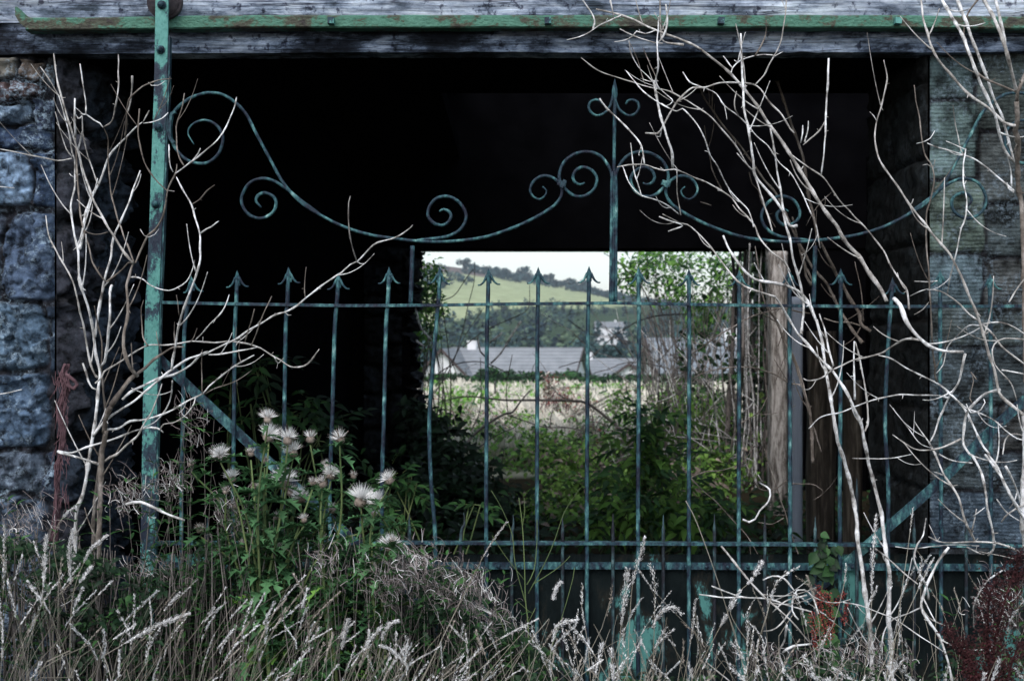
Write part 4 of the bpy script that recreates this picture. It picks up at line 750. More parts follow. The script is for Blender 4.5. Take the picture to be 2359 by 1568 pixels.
# ---------------------------------------------------------------- houses
def house(name, label, u, y, W, Dp, wall_h, roof_h, ang, roofm, wing=None, wins=(), chim=True, zoff=0., group='pale houses beyond the field'):
    base = far(u, y); base.z += zoff; root = thing(name, base, label, 'house', group)
    T = Matrix.Translation(base)@Matrix.Rotation(R(ang), 4, 'Z'); hw, hd = W/2, Dp/2
    mb = MB(); mb.box(-hw, hw, -hd, hd, -1.5, wall_h, 0, T)
    g = [T@Vector(q) for q in ((-hw,-hd,wall_h),(-hw,hd,wall_h),(-hw,0,wall_h+roof_h-.12),(hw,-hd,wall_h),(hw,hd,wall_h),(hw,0,wall_h+roof_h-.12))]
    mb.add(g, [[0,2,1],[3,4,5]]); mb.build('wall', M['render'], root)
    mb = MB(); o_ = .45; e = wall_h-.18; rt = wall_h+roof_h
    q = [(-hw-o_,-hd-o_,e),(hw+o_,-hd-o_,e),(hw+o_,0,rt),(-hw-o_,0,rt),(-hw-o_,hd+o_,e),(hw+o_,hd+o_,e)]
    q = q+[(a,b,c+.14) for a,b,c in q]
    mb.add([T@Vector(v) for v in q], [[0,3,2,1],[3,4,5,2],[6,7,8,9],[9,8,11,10],[0,1,7,6],[4,10,11,5],[0,6,9,3],[3,9,10,4],[1,2,8,7],[2,5,11,8]])
    rf = mb.build('roof', M[roofm], root)
    for sx in (-1, 1):
        mb = MB(); x = sx*(hw+o_+.03)
        for yy in (-1, 1):
            vs = [T@Vector((x+a, b, c)) for a in (0, sx*.06) for b, c in ((yy*(hd+o_), e-.15),(0, rt-.18),(0, rt+.18),(yy*(hd+o_), e+.18))]
            mb.add(vs, [[0,1,2,3],[4,7,6,5],[0,4,5,1],[1,5,6,2],[2,6,7,3],[3,7,4,0]])
        mb.build('bargeboard', M['brown_trim'], root)
    for (wx, wz, ww, wh) in wins:
        mb = MB(); mb.box(wx-ww/2-.08, wx+ww/2+.08, -hd-.05, -hd-.004, wz-wh/2-.08, wz+wh/2+.08, 0, T); f_ = mb.build('window', M['white'], root)
        mb = MB(); mb.box(wx-ww/2, wx+ww/2, -hd-.07, -hd-.052, wz-wh/2, wz+wh/2, 0, T); mb.build('pane', M['window'], f_)
    if chim:
        mb = MB(); cx = -hw*.72 if wing else hw*.3; mb.box(cx-.45, cx+.45, -.4, .4, wall_h+roof_h*.5, rt+.7, 0, T); mb.box(cx-.5, cx+.5, -.45, .45, rt+.7, rt+.8, 0, T); mb.build('chimney', M['render'], rf)
    if wing:                                                        # gabled wing pushed out of the front
        wx, ww, pr, rh = wing; yf = -hd-pr; a_, b__ = wx-ww/2, wx+ww/2
        mb = MB(); mb.box(a_, b__, yf, -hd+.5, -1.5, wall_h-.02, 0, T)
        mb.add([T@Vector(v) for v in ((a_,yf,wall_h-.02),(b__,yf,wall_h-.02),(wx,yf,wall_h+rh-.1))], [[0,1,2]]); mb.build('wall', M['render'], root)
        mb = MB(); q = [(a_-.4,yf-.4,e),(wx,yf-.4,wall_h+rh),(b__+.4,yf-.4,e),(a_-.4,0,e),(wx,0,wall_h+rh),(b__+.4,0,e)]; q = q+[(a,b,c+.13) for a,b,c in q]
        mb.add([T@Vector(v) for v in q], [[6,7,10,9],[7,8,11,10],[0,3,4,1],[1,4,5,2],[0,1,7,6],[1,2,8,7],[0,6,9,3],[2,5,11,8]]); mb.build('roof', M[roofm], root)
        for s_ in (-1, 1):
            mb = MB(); xe = a_-.45 if s_ < 0 else b__+.45
            vs = [T@Vector((x, yf-.42-d, z)) for d in (0,.06) for x, z in ((xe, e-.18),(wx, wall_h+rh-.2),(wx, wall_h+rh+.16),(xe, e+.16))]
            mb.add(vs, [[0,1,2,3],[4,7,6,5],[0,4,5,1],[1,5,6,2],[2,6,7,3],[3,7,4,0]]); mb.build('bargeboard', M['brown_trim'], root)
    return root
def ztop(v, y): return CAMH-(v-784)/F*y
y = 128; b0 = H((1190-1179.5)/F*y, y); wh = ztop(866, y-4)-b0; rh = ztop(803, y)-b0-wh
house('bungalow', 'white bungalow with a long striped tiled roof and a gabled wing at its left end', 1190, y, 12.6, 8.5, wh, rh, -13, 'tiles', (-5.9, 4.6, 2.0, rh*.98), [(1.5,1.3,1.6,1.0)])
y = 150; b0 = H((1440-1179.5)/F*y, y); wh = ztop(872, y-4)-b0; rh = ztop(827, y)-b0-wh
house('bungalow', 'lower white bungalow with a small front gable, right of the long tiled roof', 1440, y, 12.0, 8, wh, rh, 4, 'tiles', (-.6, 4.6, 2.2, rh*.8), [(3.2,1.3,1.4,1.0),(-4.3,1.3,1.2,1)])
y = 92; b0 = H((1640-1179.5)/F*y, y); wh = ztop(858, y-4)-b0; rh = ztop(782, y)-b0-wh
house('slate_roofed_house', 'house with a steep grey slate roof seen through the twigs beside the pale post', 1640, y, 8.6, 7.5, wh, rh, 3, 'slate', None, [(-2,1.0,1.4,1.0)])
y = 545; b0 = H((1407-1179.5)/F*y, y)
house('farmhouse', 'small white farmhouse alone on the wooded hillside', 1407, y, 13.2, 8, ztop(757, y)-b0, 2.3, 2, 'tiles', None, [(-4,1.4,1.8,1.5),(0,1.4,1.4,1.5),(4,1.4,2,1.5)], zoff=.6)
# hedge at the end of the field
mb = MB()
for i in range(1500):
    u = rg.uniform(880, 1760); y = rg.uniform(62, 74); p = far(u, y); hh = (.95+.5*n3(u*.02, 3))*(1.0 if 1110 < u < 1330 else .72)
    crown(mb, p+Vector((0,0,hh*.5)), .55, hh*.5, 8, .13, rg, 0 if rg.random() < .7 else 1, 3)
o = mb.build('field_hedge', [M['leaf'], M['leaf_mid']]); tag(o, 'dark green scrubby hedge between the dry field and the bungalows', 'hedge', kind='stuff')
# bleached grass of the field
mb = MB()
for i in range(26000):
    y = 14.5+46*rg.random()**1.5; u = rg.uniform(900, 1900); p = far(u, y); hh = rg.uniform(.3,.8)*(.6 if y < 20 else .55); a = rg.gauss(0, .3); w_ = .006+y*.00035
    if n3(p.x*.5, p.y*.35, 9) < -.12 and rg.random() < .8: continue
    hh *= 1+.6*n3(p.x*.6, p.y*.5, 4)
    mb.add([p-Vector((w_,0,0)), p+Vector((w_,0,0)), p+Vector((w_*.6+hh*a*.4, rg.gauss(0,.03), hh*.7)), p+Vector((hh*a, 0, hh))], [[0,1,2,3]])
for i in range(2000):
    y = 14+44*rg.random(); u = rg.uniform(880, 1800); p = far(u, y)
    if n3(p.x*.5, p.y*.35, 9) > .0 and y > 22: continue
    crown(mb, p+Vector((0,0,.18)), .35, .25, 7, .05+y*.0012, rg, rg.choice((1,1,2)), 2)
o = mb.build('field_grass', [M['drygrass'], M['leaf_lit'], M['leaf_mid']]); tag(o, 'tall bleached grass of the field beyond the passage', 'grass', kind='stuff')
def bush(name, label, blobs, leafm, D_l, n_l, stems, cat='bush', L=(.04,.07), kindl='ovate', seed=3, stemm='bark_far', ratio=.55, group=None):
    """blobs (u, v, D, ru, rv) in which leaves hang; stems climb to them from the ground"""
    rg = random.Random(seed); u0 = sum(b[0] for b in blobs)/len(blobs); D0 = sum(b[2] for b in blobs)/len(blobs)
    bx = (u0-1179.5)/F*D0; root = thing(name, (bx, D0, H(bx, D0)), label, cat, group)
    mb = MB(); tot = sum(b[3]*b[4] for b in blobs)
    for (u, v, D, ru, rv) in blobs:
        for _ in range(int(n_l*ru*rv/tot)):
            a, b, c = rg.gauss(0,.45), rg.gauss(0,.45), rg.gauss(0,.45)
            p = P(u+a*ru, v+b*rv, D); p.y += c*ru/F*D
            if p.z < H(p.x, p.y)+.02: continue
            l = rg.uniform(*L); mb.leaf(p, Vector((rg.gauss(0,1), rg.gauss(0,.8)-.2, rg.gauss(-.15,.5))), Vector((rg.gauss(0,.4), -.6, 1)), l, l*ratio, rg.randrange(len(leafm)), rg.uniform(.1,.5), kindl)
    mb.build('foliage', [M[m] for m in leafm], root)
    mb = MB()
    for (u, v, D, ru, rv) in blobs:
        for _ in range(stems):
            t = P(u+rg.gauss(0,.4)*ru, v-rv*.5*rg.random(), D); b = Vector((bx+rg.gauss(0,.1)*D0*.15, D+rg.gauss(0,.05), H(bx, D0)-.05))
            m_ = b.lerp(t, .5)+Vector((rg.gauss(0,.08), rg.gauss(0,.05), .05)); r0 = .0035*D0**.3*rg.uniform(.7,1.6)
            pts = spline([b, m_, t], .08); mb.tube(pts, [r0*(1-.75*i/len(pts)) for i in range(len(pts))], 5)
    mb.build('stem', M[stemm], root); return root
bush('field_bush', 'leafy green bush at the left edge of the far opening, by the ragged jamb', [(960,650,13.6,40,60),(985,700,13.8,45,40),(960,770,13.5,45,60),(1000,640,13.8,25,45),(950,840,13.6,30,40)], ['leaf_mid','leaf_lit'], 13.5, 900, 7, L=(.05,.09), seed=3)
bush('sapling_tree', 'light green leafy sapling crown against the white sky, right of the tall gate finial', [(1480,620,19,70,40),(1570,600,19,80,45),(1660,620,19.5,70,60),(1540,660,19,70,40),(1450,650,19,35,40),(1500,590,19.5,60,30),(1640,700,20,60,70),(1610,740,20,50,60),(1720,640,19,60,80)], ['leaf_mid','leaf_lit'], 19, 2100, 9, L=(.06,.12), seed=4, cat='tree')
bush('red_weed', 'pink and red stand of seeding weeds in the pale field', [(1275,915,22,28,50),(1262,895,22,12,45),(1305,920,22,20,35)], ['rope','dock_red','drygrass'], 22, 900, 8, L=(.05,.10), seed=5, cat='weed', kindl='lance', ratio=.2, stemm='rope')
bush('green_thicket', 'bright green thicket of brambles just outside the far opening', [(1100,1060,15,150,90),(1300,1080,14.5,170,90),(1480,1060,14.5,150,90),(1620,1080,14,120,110),(1250,1160,13.8,220,60),(1450,1150,13.8,220,60),(1350,1020,16,90,35),(1330,1130,11,110,60),(1250,1030,13.5,60,50),(1560,960,13.4,70,60),(1650,1000,13.2,60,60),(1470,1120,11,100,60),(1600,1140,11,100,60),(1250,1180,10.2,110,50),(1420,1190,10,130,45),(1580,1200,10,100,40),(1300,1060,12.2,100,50),(1650,1080,12.4,80,60),(1500,1000,14.5,90,60),(1020,965,16,60,40),(1430,935,16,40,45),(1205,965,18,36,22),(1110,1000,15,60,40),(1620,960,14,80,80)], ['leaf_pale','leaf_lit','leaf_pale','leaf_mid','leaf_pale','leaf_lit','bract'], 15, 20000, 4, L=(.035,.085), seed=6, cat='thicket')
bush('russet_weeds', 'brown and orange dying weeds in the middle of the green thicket', [(1360,985,15.2,60,50),(1400,1040,14.6,60,60),(1350,1100,14,60,50),(1150,980,17,100,30),(1060,950,18,50,35),(1330,930,19,60,30),(1450,900,20,40,30)], ['bract','straw','leaf_mid','dock_red'], 15, 2600, 8, L=(.03,.07), seed=7, cat='weed', kindl='lance', ratio=.3)
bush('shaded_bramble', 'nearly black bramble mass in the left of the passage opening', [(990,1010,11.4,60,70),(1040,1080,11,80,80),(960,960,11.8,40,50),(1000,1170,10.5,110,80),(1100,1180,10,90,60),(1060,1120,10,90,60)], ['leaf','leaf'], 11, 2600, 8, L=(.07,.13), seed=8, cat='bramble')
# elder shoots with leaves of five or seven leaflets
def elder(name, label, blobs, mats_, n, seed, Ls=(.12,.2), cat='shrub'):
    rg = random.Random(seed); u0 = sum(b[0] for b in blobs)/len(blobs); D0 = sum(b[2] for b in blobs)/len(blobs)
    bx = (u0-1179.5)/F*D0; root = thing(name, (bx, D0, H(bx, D0)), label, cat); mb = MB(); ms = MB(); tot = sum(b[3]*b[4] for b in blobs)
    for (u, v, D, ru, rv) in blobs:
        tops = []
        for _ in range(3):
            t = P(u+rg.gauss(0,.3)*ru, v-rv*.4*rg.random(), D); b = Vector((bx+rg.gauss(0,.15), D, -.05)); m_ = b.lerp(t, .55)+Vector((rg.gauss(0,.06), 0, .05))
            pts = spline([b, m_, t], .06); ms.tube(pts, [.008*(1-.7*i/len(pts)) for i in range(len(pts))], 6)
        for _ in range(max(3, int(n*ru*rv/tot))):
            p = P(u+rg.gauss(0,.45)*ru, v+rg.gauss(0,.45)*rv, D); p.y += rg.gauss(0,.4)*ru/F*D
            d = Vector((rg.gauss(0,1), rg.gauss(-.3,.6), rg.gauss(-.1,.35))).normalized(); l = rg.uniform(*Ls); side = d.cross(Vector((0,-.4,1))).normalized(); up = side.cross(d)
            mi = rg.randrange(len(mats_)); ms.tube([p, p+d*l*.5-up*l*.05, p+d*l-up*l*.15], [.0016,.0012,.0008], 3)
            for t, sg in ((.35,-1),(.35,1),(.7,-1),(.7,1),(1,0)):
                q_ = p+d*l*t-up*l*.15*t*t; dd = d*.75+side*sg*1.0 if sg else d
                mb.leaf(q_, dd, up+Vector((0,-.2,0)), l*rg.uniform(.5,.65), l*.22, mi, rg.uniform(.15,.45), 'ovate')
    mb.build('foliage', [M[m] for m in mats_], root); ms.build('stem', M['stem_green'], root); return root
elder('elder_bush', 'leafy green elder shoots standing in the right of the passage behind the gate bars', [(1500,940,8.3,40,40),(1480,1010,8.3,60,50),(1450,1080,8.2,60,60),(1520,1060,8.4,50,60),(1440,1160,8,70,60),(1540,1160,8,80,60),(1640,1180,8,90,50),(1370,1200,8,60,30)], ['leaf_lit','leaf_mid'], 170, 5)
elder('young_elder', 'low bright elder sprig behind the thistles, left of the passage view', [(905,1090,5.6,30,28),(940,1120,5.6,34,30),(880,1130,5.6,30,30),(920,1200,5.5,30,25),(1090,1170,5.6,34,16)], ['leaf_mid'], 34, 6, (.07,.12))
elder('dim_elder', 'faint dark elder leaves in the black left side of the passage', [(590,845,6.4,50,30),(530,870,6.4,40,30),(700,930,6.5,50,50),(760,1010,6.5,70,50),(600,940,6.4,60,50)], ['leaf_mid','leaf'], 60, 7, (.10,.16))
# twigs and ivy stems in the far opening
TW = [((8,4),"E640,1150 760,960 830,740 870,560 915,380 920,240"),((9,4),"E650,1100 780,900 860,740 980,560"),((7,4),"E840,830 950,740 1060,680 1200,620 1290,560 1300,400"),((7,4),"E690,510 780,470 850,370 910,290"),((8,4),"E440,1010 560,850 640,700 720,560"),
 ((8,6),"E640,1030 750,960 880,930 1000,940 1150,1010"),((24,8),"E830,1560 900,1450 1010,1360 1130,1290 1180,1280 1240,1200 1300,1130"),((22,8),"E2000,1470 1950,1420 1850,1330 1700,1220 1600,1200 1380,1195 1130,1195 1000,1180 850,1170 700,1200"),
 ((9,6),"E1680,1410 1560,1385 1400,1380 1240,1330 1130,1290"),((8,5),"E1430,1080 1520,1170 1650,1210"),((9,5),"E2400,600 2200,610 2050,650 1900,740 1800,830 1720,900 1600,940 1500,970"),((7,5),"E2400,1010 2100,940 1950,940 1850,980 1750,1005"),
 ((10,5),"E2250,860 2170,650 2140,560 2080,420 1980,310 1900,230 1810,180"),((7,5),"E570,1250 580,1050 600,850"),((7,5),"E1150,1300 1140,1100 1180,880"),((8,5),"E900,1400 960,1240 960,900"),((8,5),"E1440,1380 1450,1290 1490,1230"),((8,5),"E1740,1400 1730,1280 1700,1220"),
 ((6,4),"E1610,740 1700,830 1760,890"),((6,4),"E1860,800 1940,880 2030,960"),((10,5),"E900,1560 1050,1450 1200,1380"),((8,4),"E2060,420 2110,300 2110,180")]
root = thing('twiggy_bush', P(1200, 1150, 12), 'thin dark leafless twigs crossing the view of the field', 'bush'); root.location.z = 0
mb = MB()
for k, (wd, s) in enumerate(TW):
    D = 12.6+.5*math.sin(k*2.1); pts = spline([P(u, v, D+.15*math.sin(i)) for i, (u, v) in enumerate(trace(s))], .05); k_ = D/F/6*1.15
    mb.tube(pts, [(wd[0]+(wd[1]-wd[0])*i/len(pts))*k_ for i in range(len(pts))], 5)
for s in ("E440,680 500,770 570,825","E1030,940 1100,870 1160,770 1240,650","E1020,800 1110,730","E510,560 550,700 620,780","E1000,900 960,860 940,760","E2180,1160 2190,1030","E560,1070 550,1130 500,1180","E1060,1060 1060,1150"):
    mb.tube(spline([P(u, v, 12.4) for u, v in trace(s)], .05), .010, 5, 1)
rg = random.Random(5)
for k in range(90):
    u = rg.uniform(930, 1650); v = rg.uniform(760, 1150); a = rg.uniform(-.4, 3.4); l = rg.uniform(40, 160); D = rg.uniform(12.4, 13.4); c = rg.gauss(0, 22)
    if v < 1000 and rg.random() < .45: continue
    pts = spline([P(u, v, D), P(u+math.cos(a)*l*.5+c, v-math.sin(a)*l*.5, D), P(u+math.cos(a)*l, v-math.sin(a)*l+abs(c)*.6, D+.1)], .06)
    mb.tube(pts, [.0052*(1-.65*i/len(pts)) for i in range(len(pts))], 4, 0 if rg.random() < .8 else 1)
mb.build('branch', [M['bark_far'], M['bark']], root)
root = thing('ivy_thicket', (2.3, 12.9, 0), 'dense vertical tangle of bare and ivy clad stems left of the rotten pale post', 'climber')
mb = MB(); rg = random.Random(77)
for k in range(64):
    u = 1660+118*rg.random()**.6 if k < 40 else rg.uniform(1490, 1780); D = rg.uniform(12.4, 13.6); v1 = 560 if k < 40 else rg.uniform(700, 1000); dx = rg.gauss(0, 35) if k >= 40 else rg.gauss(0, 14)
    pts = spline([P(u+dx*(1-t)+rg.gauss(0, 5), 1170+(v1-1170)*t, D+.1*rg.gauss(0,1)) for t in (0,.2,.4,.6,.8,1)], .06)
    r0 = rg.choice((.02,.012,.008,.03)) if k < 40 else rg.choice((.005,.007,.010)); mb.tube(pts, [r0*(1-.5*i/len(pts)) for i in range(len(pts))], 5, 0 if rg.random() < .55 else 1)
for k in range(260):
    u = rg.uniform(1440, 1775); v = rg.uniform(780, 1180); D = rg.uniform(12.2, 13.4); a = rg.gauss(1.9, .8); l = rg.uniform(40, 150)
    pts = spline([P(u, v, D), P(u+math.cos(a)*l*.5+rg.gauss(0,6), v-math.sin(a)*l*.5, D), P(u+math.cos(a)*l+rg.gauss(0,12), v-math.sin(a)*l, D+.1)], .06)
    mb.tube(pts, [.006*(1-.6*i/len(pts)) for i in range(len(pts))], 4, 0 if rg.random() < .5 else 1)
mb.build('stem', [M['bark_far'], M['bark']], root)
mb = MB()
for k in range(1300):
    u = rg.choice((rg.gauss(1755, 14), rg.uniform(1560, 1770))); v = rg.uniform(570, 1190); p = P(u, v, rg.uniform(12.6, 13.8)); l = rg.uniform(.04,.08)
    if u < 1740 and rg.random() < (.88 if v < 760 else .2): continue
    mb.leaf(p, Vector((rg.gauss(0,1), -.3, rg.gauss(-.4,.6))), Vector((0,-1,.5)), l, l*.8, rg.randrange(3) if v > 900 else rg.randrange(2), .2)
mb.build('foliage', [M['leaf'], M['leaf_mid'], M['leaf_pale']], root)
# ---------------------------------------------------------------- timber posts inside
def post(name, label, u0, u1, vt, D, mt, depth=None, rot=0., wob=.008, seed=1):
    base = P((u0+u1)/2, 0, D); base.z = 0; root = base; zt_ = P(0, vt, D).z; hw = (u1-u0)/2/F*D; hd = depth or hw
    mb = MB(); L = [Vector((base.x, D+hd, z)) for z in np.arange(-.05, zt_, .04)]; vs = []; n = 20
    for i, p in enumerate(L):
        for k in range(n):
            a = 2*math.pi*k/n; c, s_ = math.cos(a), math.sin(a); q_ = (abs(c)**5+abs(s_)**5)**-.2
            w_ = 1+wob*8*n3(c*3+seed, s_*3, p.z*1.2)+wob*5*n3(c*9, s_*9+seed, p.z*2)
            vs.append(p+Vector((c*q_*hw*w_, s_*q_*hd*w_, 0)))
    mb.add(vs, [[i*n+k, i*n+(k+1)%n, (i+1)*n+(k+1)%n, (i+1)*n+k] for i in range(len(L)-1) for k in range(n)]+[[(len(L)-1)*n+k for k in range(n)]], 0, True)
    return tag(mb.build(name, M[mt]), label, 'post')
post('rotten_post', 'thick rotten pale timber post at the right side of the far opening', 1777, 1817, 568, 10.6, 'timber', .10, wob=.014, seed=2)
post('sawn_post', 'smooth square grey blue post standing just right of the rotten pale one', 1825, 1851, 676, 8.8, 'blue_post', .05, wob=0, seed=3)
post('decayed_post', 'dark brown decayed timber post standing nearer, right of the grey blue post', 1872, 1928, 752, 8.2, 'timber_dark', .09, wob=.03, seed=4)
post('charred_post', 'low nearly black timber stump in the dark beside the right stone pier', 1952, 1990, 860, 7.0, 'timber_dark', .06, wob=.03, seed=5)
# ---------------------------------------------------------------- thistles
rg = random.Random(21)
def thistle_head(mb, p, d, s, white):
    """bract cup, then a spray of down"""
    d = d.normalized(); a0 = d.orthogonal().normalized(); b0 = d.cross(a0)
    cup = [p-d*s*.5, p-d*s*.38, p-d*s*.1, p+d*s*.12]; mb.tube(cup, [s*.16, s*.36, s*.40, s*.30], 8, 1)
    for k in range(46):
        a = rg.uniform(0, 6.28); o = a0*math.cos(a)+b0*math.sin(a); t = rg.uniform(-.4,.15)
        q = p+d*s*t+o*s*.36; tip = q+(o*rg.uniform(.6,1)+d*rg.uniform(-.2,.7))*s*rg.uniform(.25,.5); sd_ = d.cross(o)*s*.035
        mb.add([q-sd_, q+sd_, tip], [[0,1,2]], 1)
    for k in range(330 if white > .75 else 130):
        a = rg.uniform(0, 6.28); o = a0*math.cos(a)+b0*math.sin(a); el = rg.uniform(0, 1)**.7*(1.35 if white > .5 else 1.1)
        dd = d*math.cos(el)+o*math.sin(el); q = p+d*s*.05+o*s*.15*rg.random(); l = s*rg.uniform(.6, 1.15)*(1 if white > .5 else .85)
        tip = q+dd*l+Vector((rg.gauss(0,1), rg.gauss(0,1), rg.gauss(0,1)))*s*.10; sd_ = dd.orthogonal().normalized()*s*.032
        mb.add([q-sd_, q+sd_, tip], [[0,1,2]], 2 if rg.random() < .25+.75*white else 3)
HEADS = [[(617,963,15,.8),(619,1003,19,.95),(663,1010,19,.75),(508,1048,18,.85),(535,1099,14,.8),(578,1043,13,.2),(675,1040,17,.8)],
         [(715,1008,18,.45),(783,1010,19,.6),(762,1092,16,.8),(742,1112,17,.15),(765,1172,15,.4),(751,1070,12,.2)],
         [(655,1110,24,1),(672,1132,18,.3),(694,1146,17,.9),(600,1176,15,.4),(636,1190,12,.2),(540,1165,12,.2)],
         [(832,1150,24,1),(868,1157,20,.9),(896,1103,18,.7),(862,1180,13,.7),(897,1257,19,.9),(905,1245,13,.4)],
         [(460,1218,14,.3),(585,1120,12,.1),(700,1195,13,.5),(815,1095,11,.1),(520,1130,11,.15),(720,1110,12,.2),(845,1205,13,.3),(610,1060,10,.1),(440,1068,11,.3),(560,1250,10,.3),(640,1255,11,.7),(500,1270,11,.4)]]
LBL = ['thistle with the topmost white seed heads, left of the others beside the first spear bars','thistle carrying mixed brown and white heads by the third spear bar','thistle with the largest fluffiest white head in the middle of the clump','thistle at the right end of the clump with paired white tufts','short thistle with small brown heads near the foot of the green strap']
for ti, hl in enumerate(HEADS):
    D0 = 3.55+.07*(ti % 3); cu = sum(h[0] for h in hl)/len(hl); base = P(cu+(20 if ti < 3 else 0), 0, D0); base.z = 0
    root = thing('thistle', base, LBL[ti], 'thistle', 'seeding thistles'); sb = MB(); lb = MB()
    top = P(cu, 1330, D0); sb.tube(spline([base, base.lerp(top, .5)+Vector((.02,0,0)), top], .05), .006, 6)
    for (u, v, s, wh) in hl:
        D = D0+rg.uniform(-.10,.10); p = P(u, v, D); mid = top.lerp(p, .5)+Vector((rg.gauss(0,.02), rg.gauss(0,.02), -.02))
        st_ = base.lerp(top, rg.uniform(.6, 1)); pts = spline([st_, mid, p-Vector((0,0,.02))], .03)
        sb.tube(pts, [.0045-.0022*i/len(pts) for i in range(len(pts))], 5)
        hb = MB(); thistle_head(hb, p, Vector((rg.gauss(0,.35), -.35+rg.gauss(0,.25), 1)), s*(1.32 if wh < .75 else 1.5)*D/F, wh); hb.build('flower_head', [M['bark_far'], M['bract'], M['down'], M['bract']], root)
        for _ in range(26):
            q = pts[rg.randrange(len(pts))]; a = rg.uniform(0, 6.28); l = rg.uniform(.03,.085)
            lb.leaf(q, Vector((math.cos(a), math.sin(a), rg.uniform(-.2,.8))), Vector((0,0,1)), l, l*.5, 0, rg.uniform(.2,.7), 'thistle')
    for _ in range(130):
        q = base.lerp(top, rg.uniform(.35, 1))+Vector((rg.gauss(0,.03), rg.gauss(0,.03), 0)); a = rg.uniform(0, 6.28); l = rg.uniform(.04,.10)
        lb.leaf(q, Vector((math.cos(a), math.sin(a), rg.uniform(-.1,.9))), Vector((0,0,1)), l, l*.34, rg.choice((0,0,0,1)), rg.uniform(.2,.7), 'thistle')
    sb.build('stem', M['stem_green'], root); lb.build('foliage', [M['thistle_leaf'], M['leaf_lit']], root)
# ---------------------------------------------------------------- willowherb: thin stems with curled split pods
WH = [(450,985,45,50,'curly seeding willowherb right of the strap, above the other weeds',0),(60,1210,90,60,'curly seeding willowherb against the bottom of the rubble pier',0),(300,1150,60,50,'thin willowherb between the shrub stems and the strap',1),(400,1110,50,50,'sparse willowherb just left of the first gate bar',1),(340,1320,80,40,'willowherb in front of the foot of the strap',0),
      (540,1190,50,60,'willowherb tangled under the thistle heads',1),(965,1310,75,50,'dense brown willowherb clump at the left end of the visible rails',2),(900,1340,70,60,'brown curly willowherb left of the dense clump',2),(1060,1370,90,60,'brown willowherb clump hiding the left of the kick panel',2),(760,1300,60,50,'greyish willowherb below the thistles',0),
      (1130,1440,70,50,'low willowherb at the edge of the kick panel',0),(90,1380,90,80,'willowherb mixed with grass in the bottom left corner',0),(2300,1400,60,80,'pale wispy willowherb by the dark red dock',0),(1800,1530,110,40,'matted pale willowherb low in front of the red dock',0),(2000,1520,120,50,'matted pale weed heads at the foot of the leaning stems',0)]
for k, (u, v, ru, rv, lab, dens) in enumerate(WH):
    D0 = 3.62 if u < 600 else 3.5; root = thing('willowherb', (P(u, 0, D0).x, D0, 0), lab, 'willowherb', 'seeding willowherb'); cb = MB(); sb = MB(); rg = random.Random(300+k)
    for _ in range(6+2*dens):
        tu = u+rg.gauss(0,.7)*ru; t = P(tu, v-rv*rg.uniform(.2,1), D0+rg.gauss(0,.06)); b = Vector((P(u, 0, D0).x+rg.gauss(0,.16), D0+rg.gauss(0,.05), 0))
        pts = spline([b, b.lerp(t, .6)+Vector((rg.gauss(0,.02),0,0)), t], .04); sb.tube(pts, [.0016-.0009*i/len(pts) for i in range(len(pts))], 4)
        for q in pts[len(pts)//3:]:
            for _ in range(2):
                a = rg.uniform(0, 6.28); l = rg.uniform(.02,.05); sb.leaf(q, Vector((math.cos(a), math.sin(a), .6)), Vector((0,0,1)), l, l*.22, 1, .3, 'lance')
    for _ in range(int(ru*rv*.040*(.8+.5*dens))):
        p = P(u+rg.gauss(0,.5)*ru, v+rg.gauss(0,.5)*rv, D0+rg.gauss(0,.07)); a = rg.gauss(1.57, .7); d = Vector((math.cos(a), rg.gauss(0,.4), math.sin(a))).normalized(); o = d.orthogonal(); o = (o*math.cos(rg.uniform(0,6.28))+d.cross(o)).normalized()
        l = rg.uniform(.014,.034); cu = rg.uniform(.3, 1.6); w_ = rg.uniform(.0006,.0012); pts = []
        for i in range(6):
            t = i/5; th = cu*t*1.6; pts.append(p+d*(math.sin(th)/cu*l)+o*((1-math.cos(th))/cu*l))
        cb.tube(pts, [w_*(1-.5*i/5) for i in range(6)], 3, 0 if rg.random() < .8 else 1, False)
    cb.build('seed_pods', [M['frizz'], M['seed']], root)['kind'] = 'stuff'; sb.build('stem', [M['bark_far'], M['leaf_mid']], root)
# ---------------------------------------------------------------- leafy undergrowth
rg = random.Random(55); mb = MB()
TOPV = [(-60,1250),(0,1240),(150,1250),(330,1330),(450,1270),(560,1230),(700,1230),(850,1260),(960,1290),(1080,1330),(1180,1440),(1300,1520),(1500,1560),(1800,1540),(1900,1500),(2100,1560),(2250,1470),(2420,1430)]
for i in range(21500):
    u = rg.uniform(-80, 1260) if rg.random() < .68 else (rg.uniform(1250, 2440) if rg.random() < .4 else rg.choice((rg.uniform(-900, -80), rg.uniform(2440, 3000)))); D = rg.uniform(3.45 if not 380 < u < 960 else 3.72, 4.0); tv_ = lerp_tab(TOPV, u); v = tv_+abs(rg.gauss(0, 170))
    if v > 1700 or (n3(u*.012, v*.012, 2) < -.12 and rg.random() < .85): continue
    p = P(u, v, D); l = rg.uniform(.012,.036)
    mb.leaf(p, Vector((rg.gauss(0,1), rg.gauss(-.3,.8), rg.gauss(-.1,.5))), Vector((rg.gauss(0,.4), -.5, 1)), l, l*rg.uniform(.35,.6), rg.choice((0,0,0,0,1,2) if 400 < u < 900 else (0,0,0,0,0,1)), rg.uniform(.1,.6), rg.choice(('ovate','ovate','lance')))
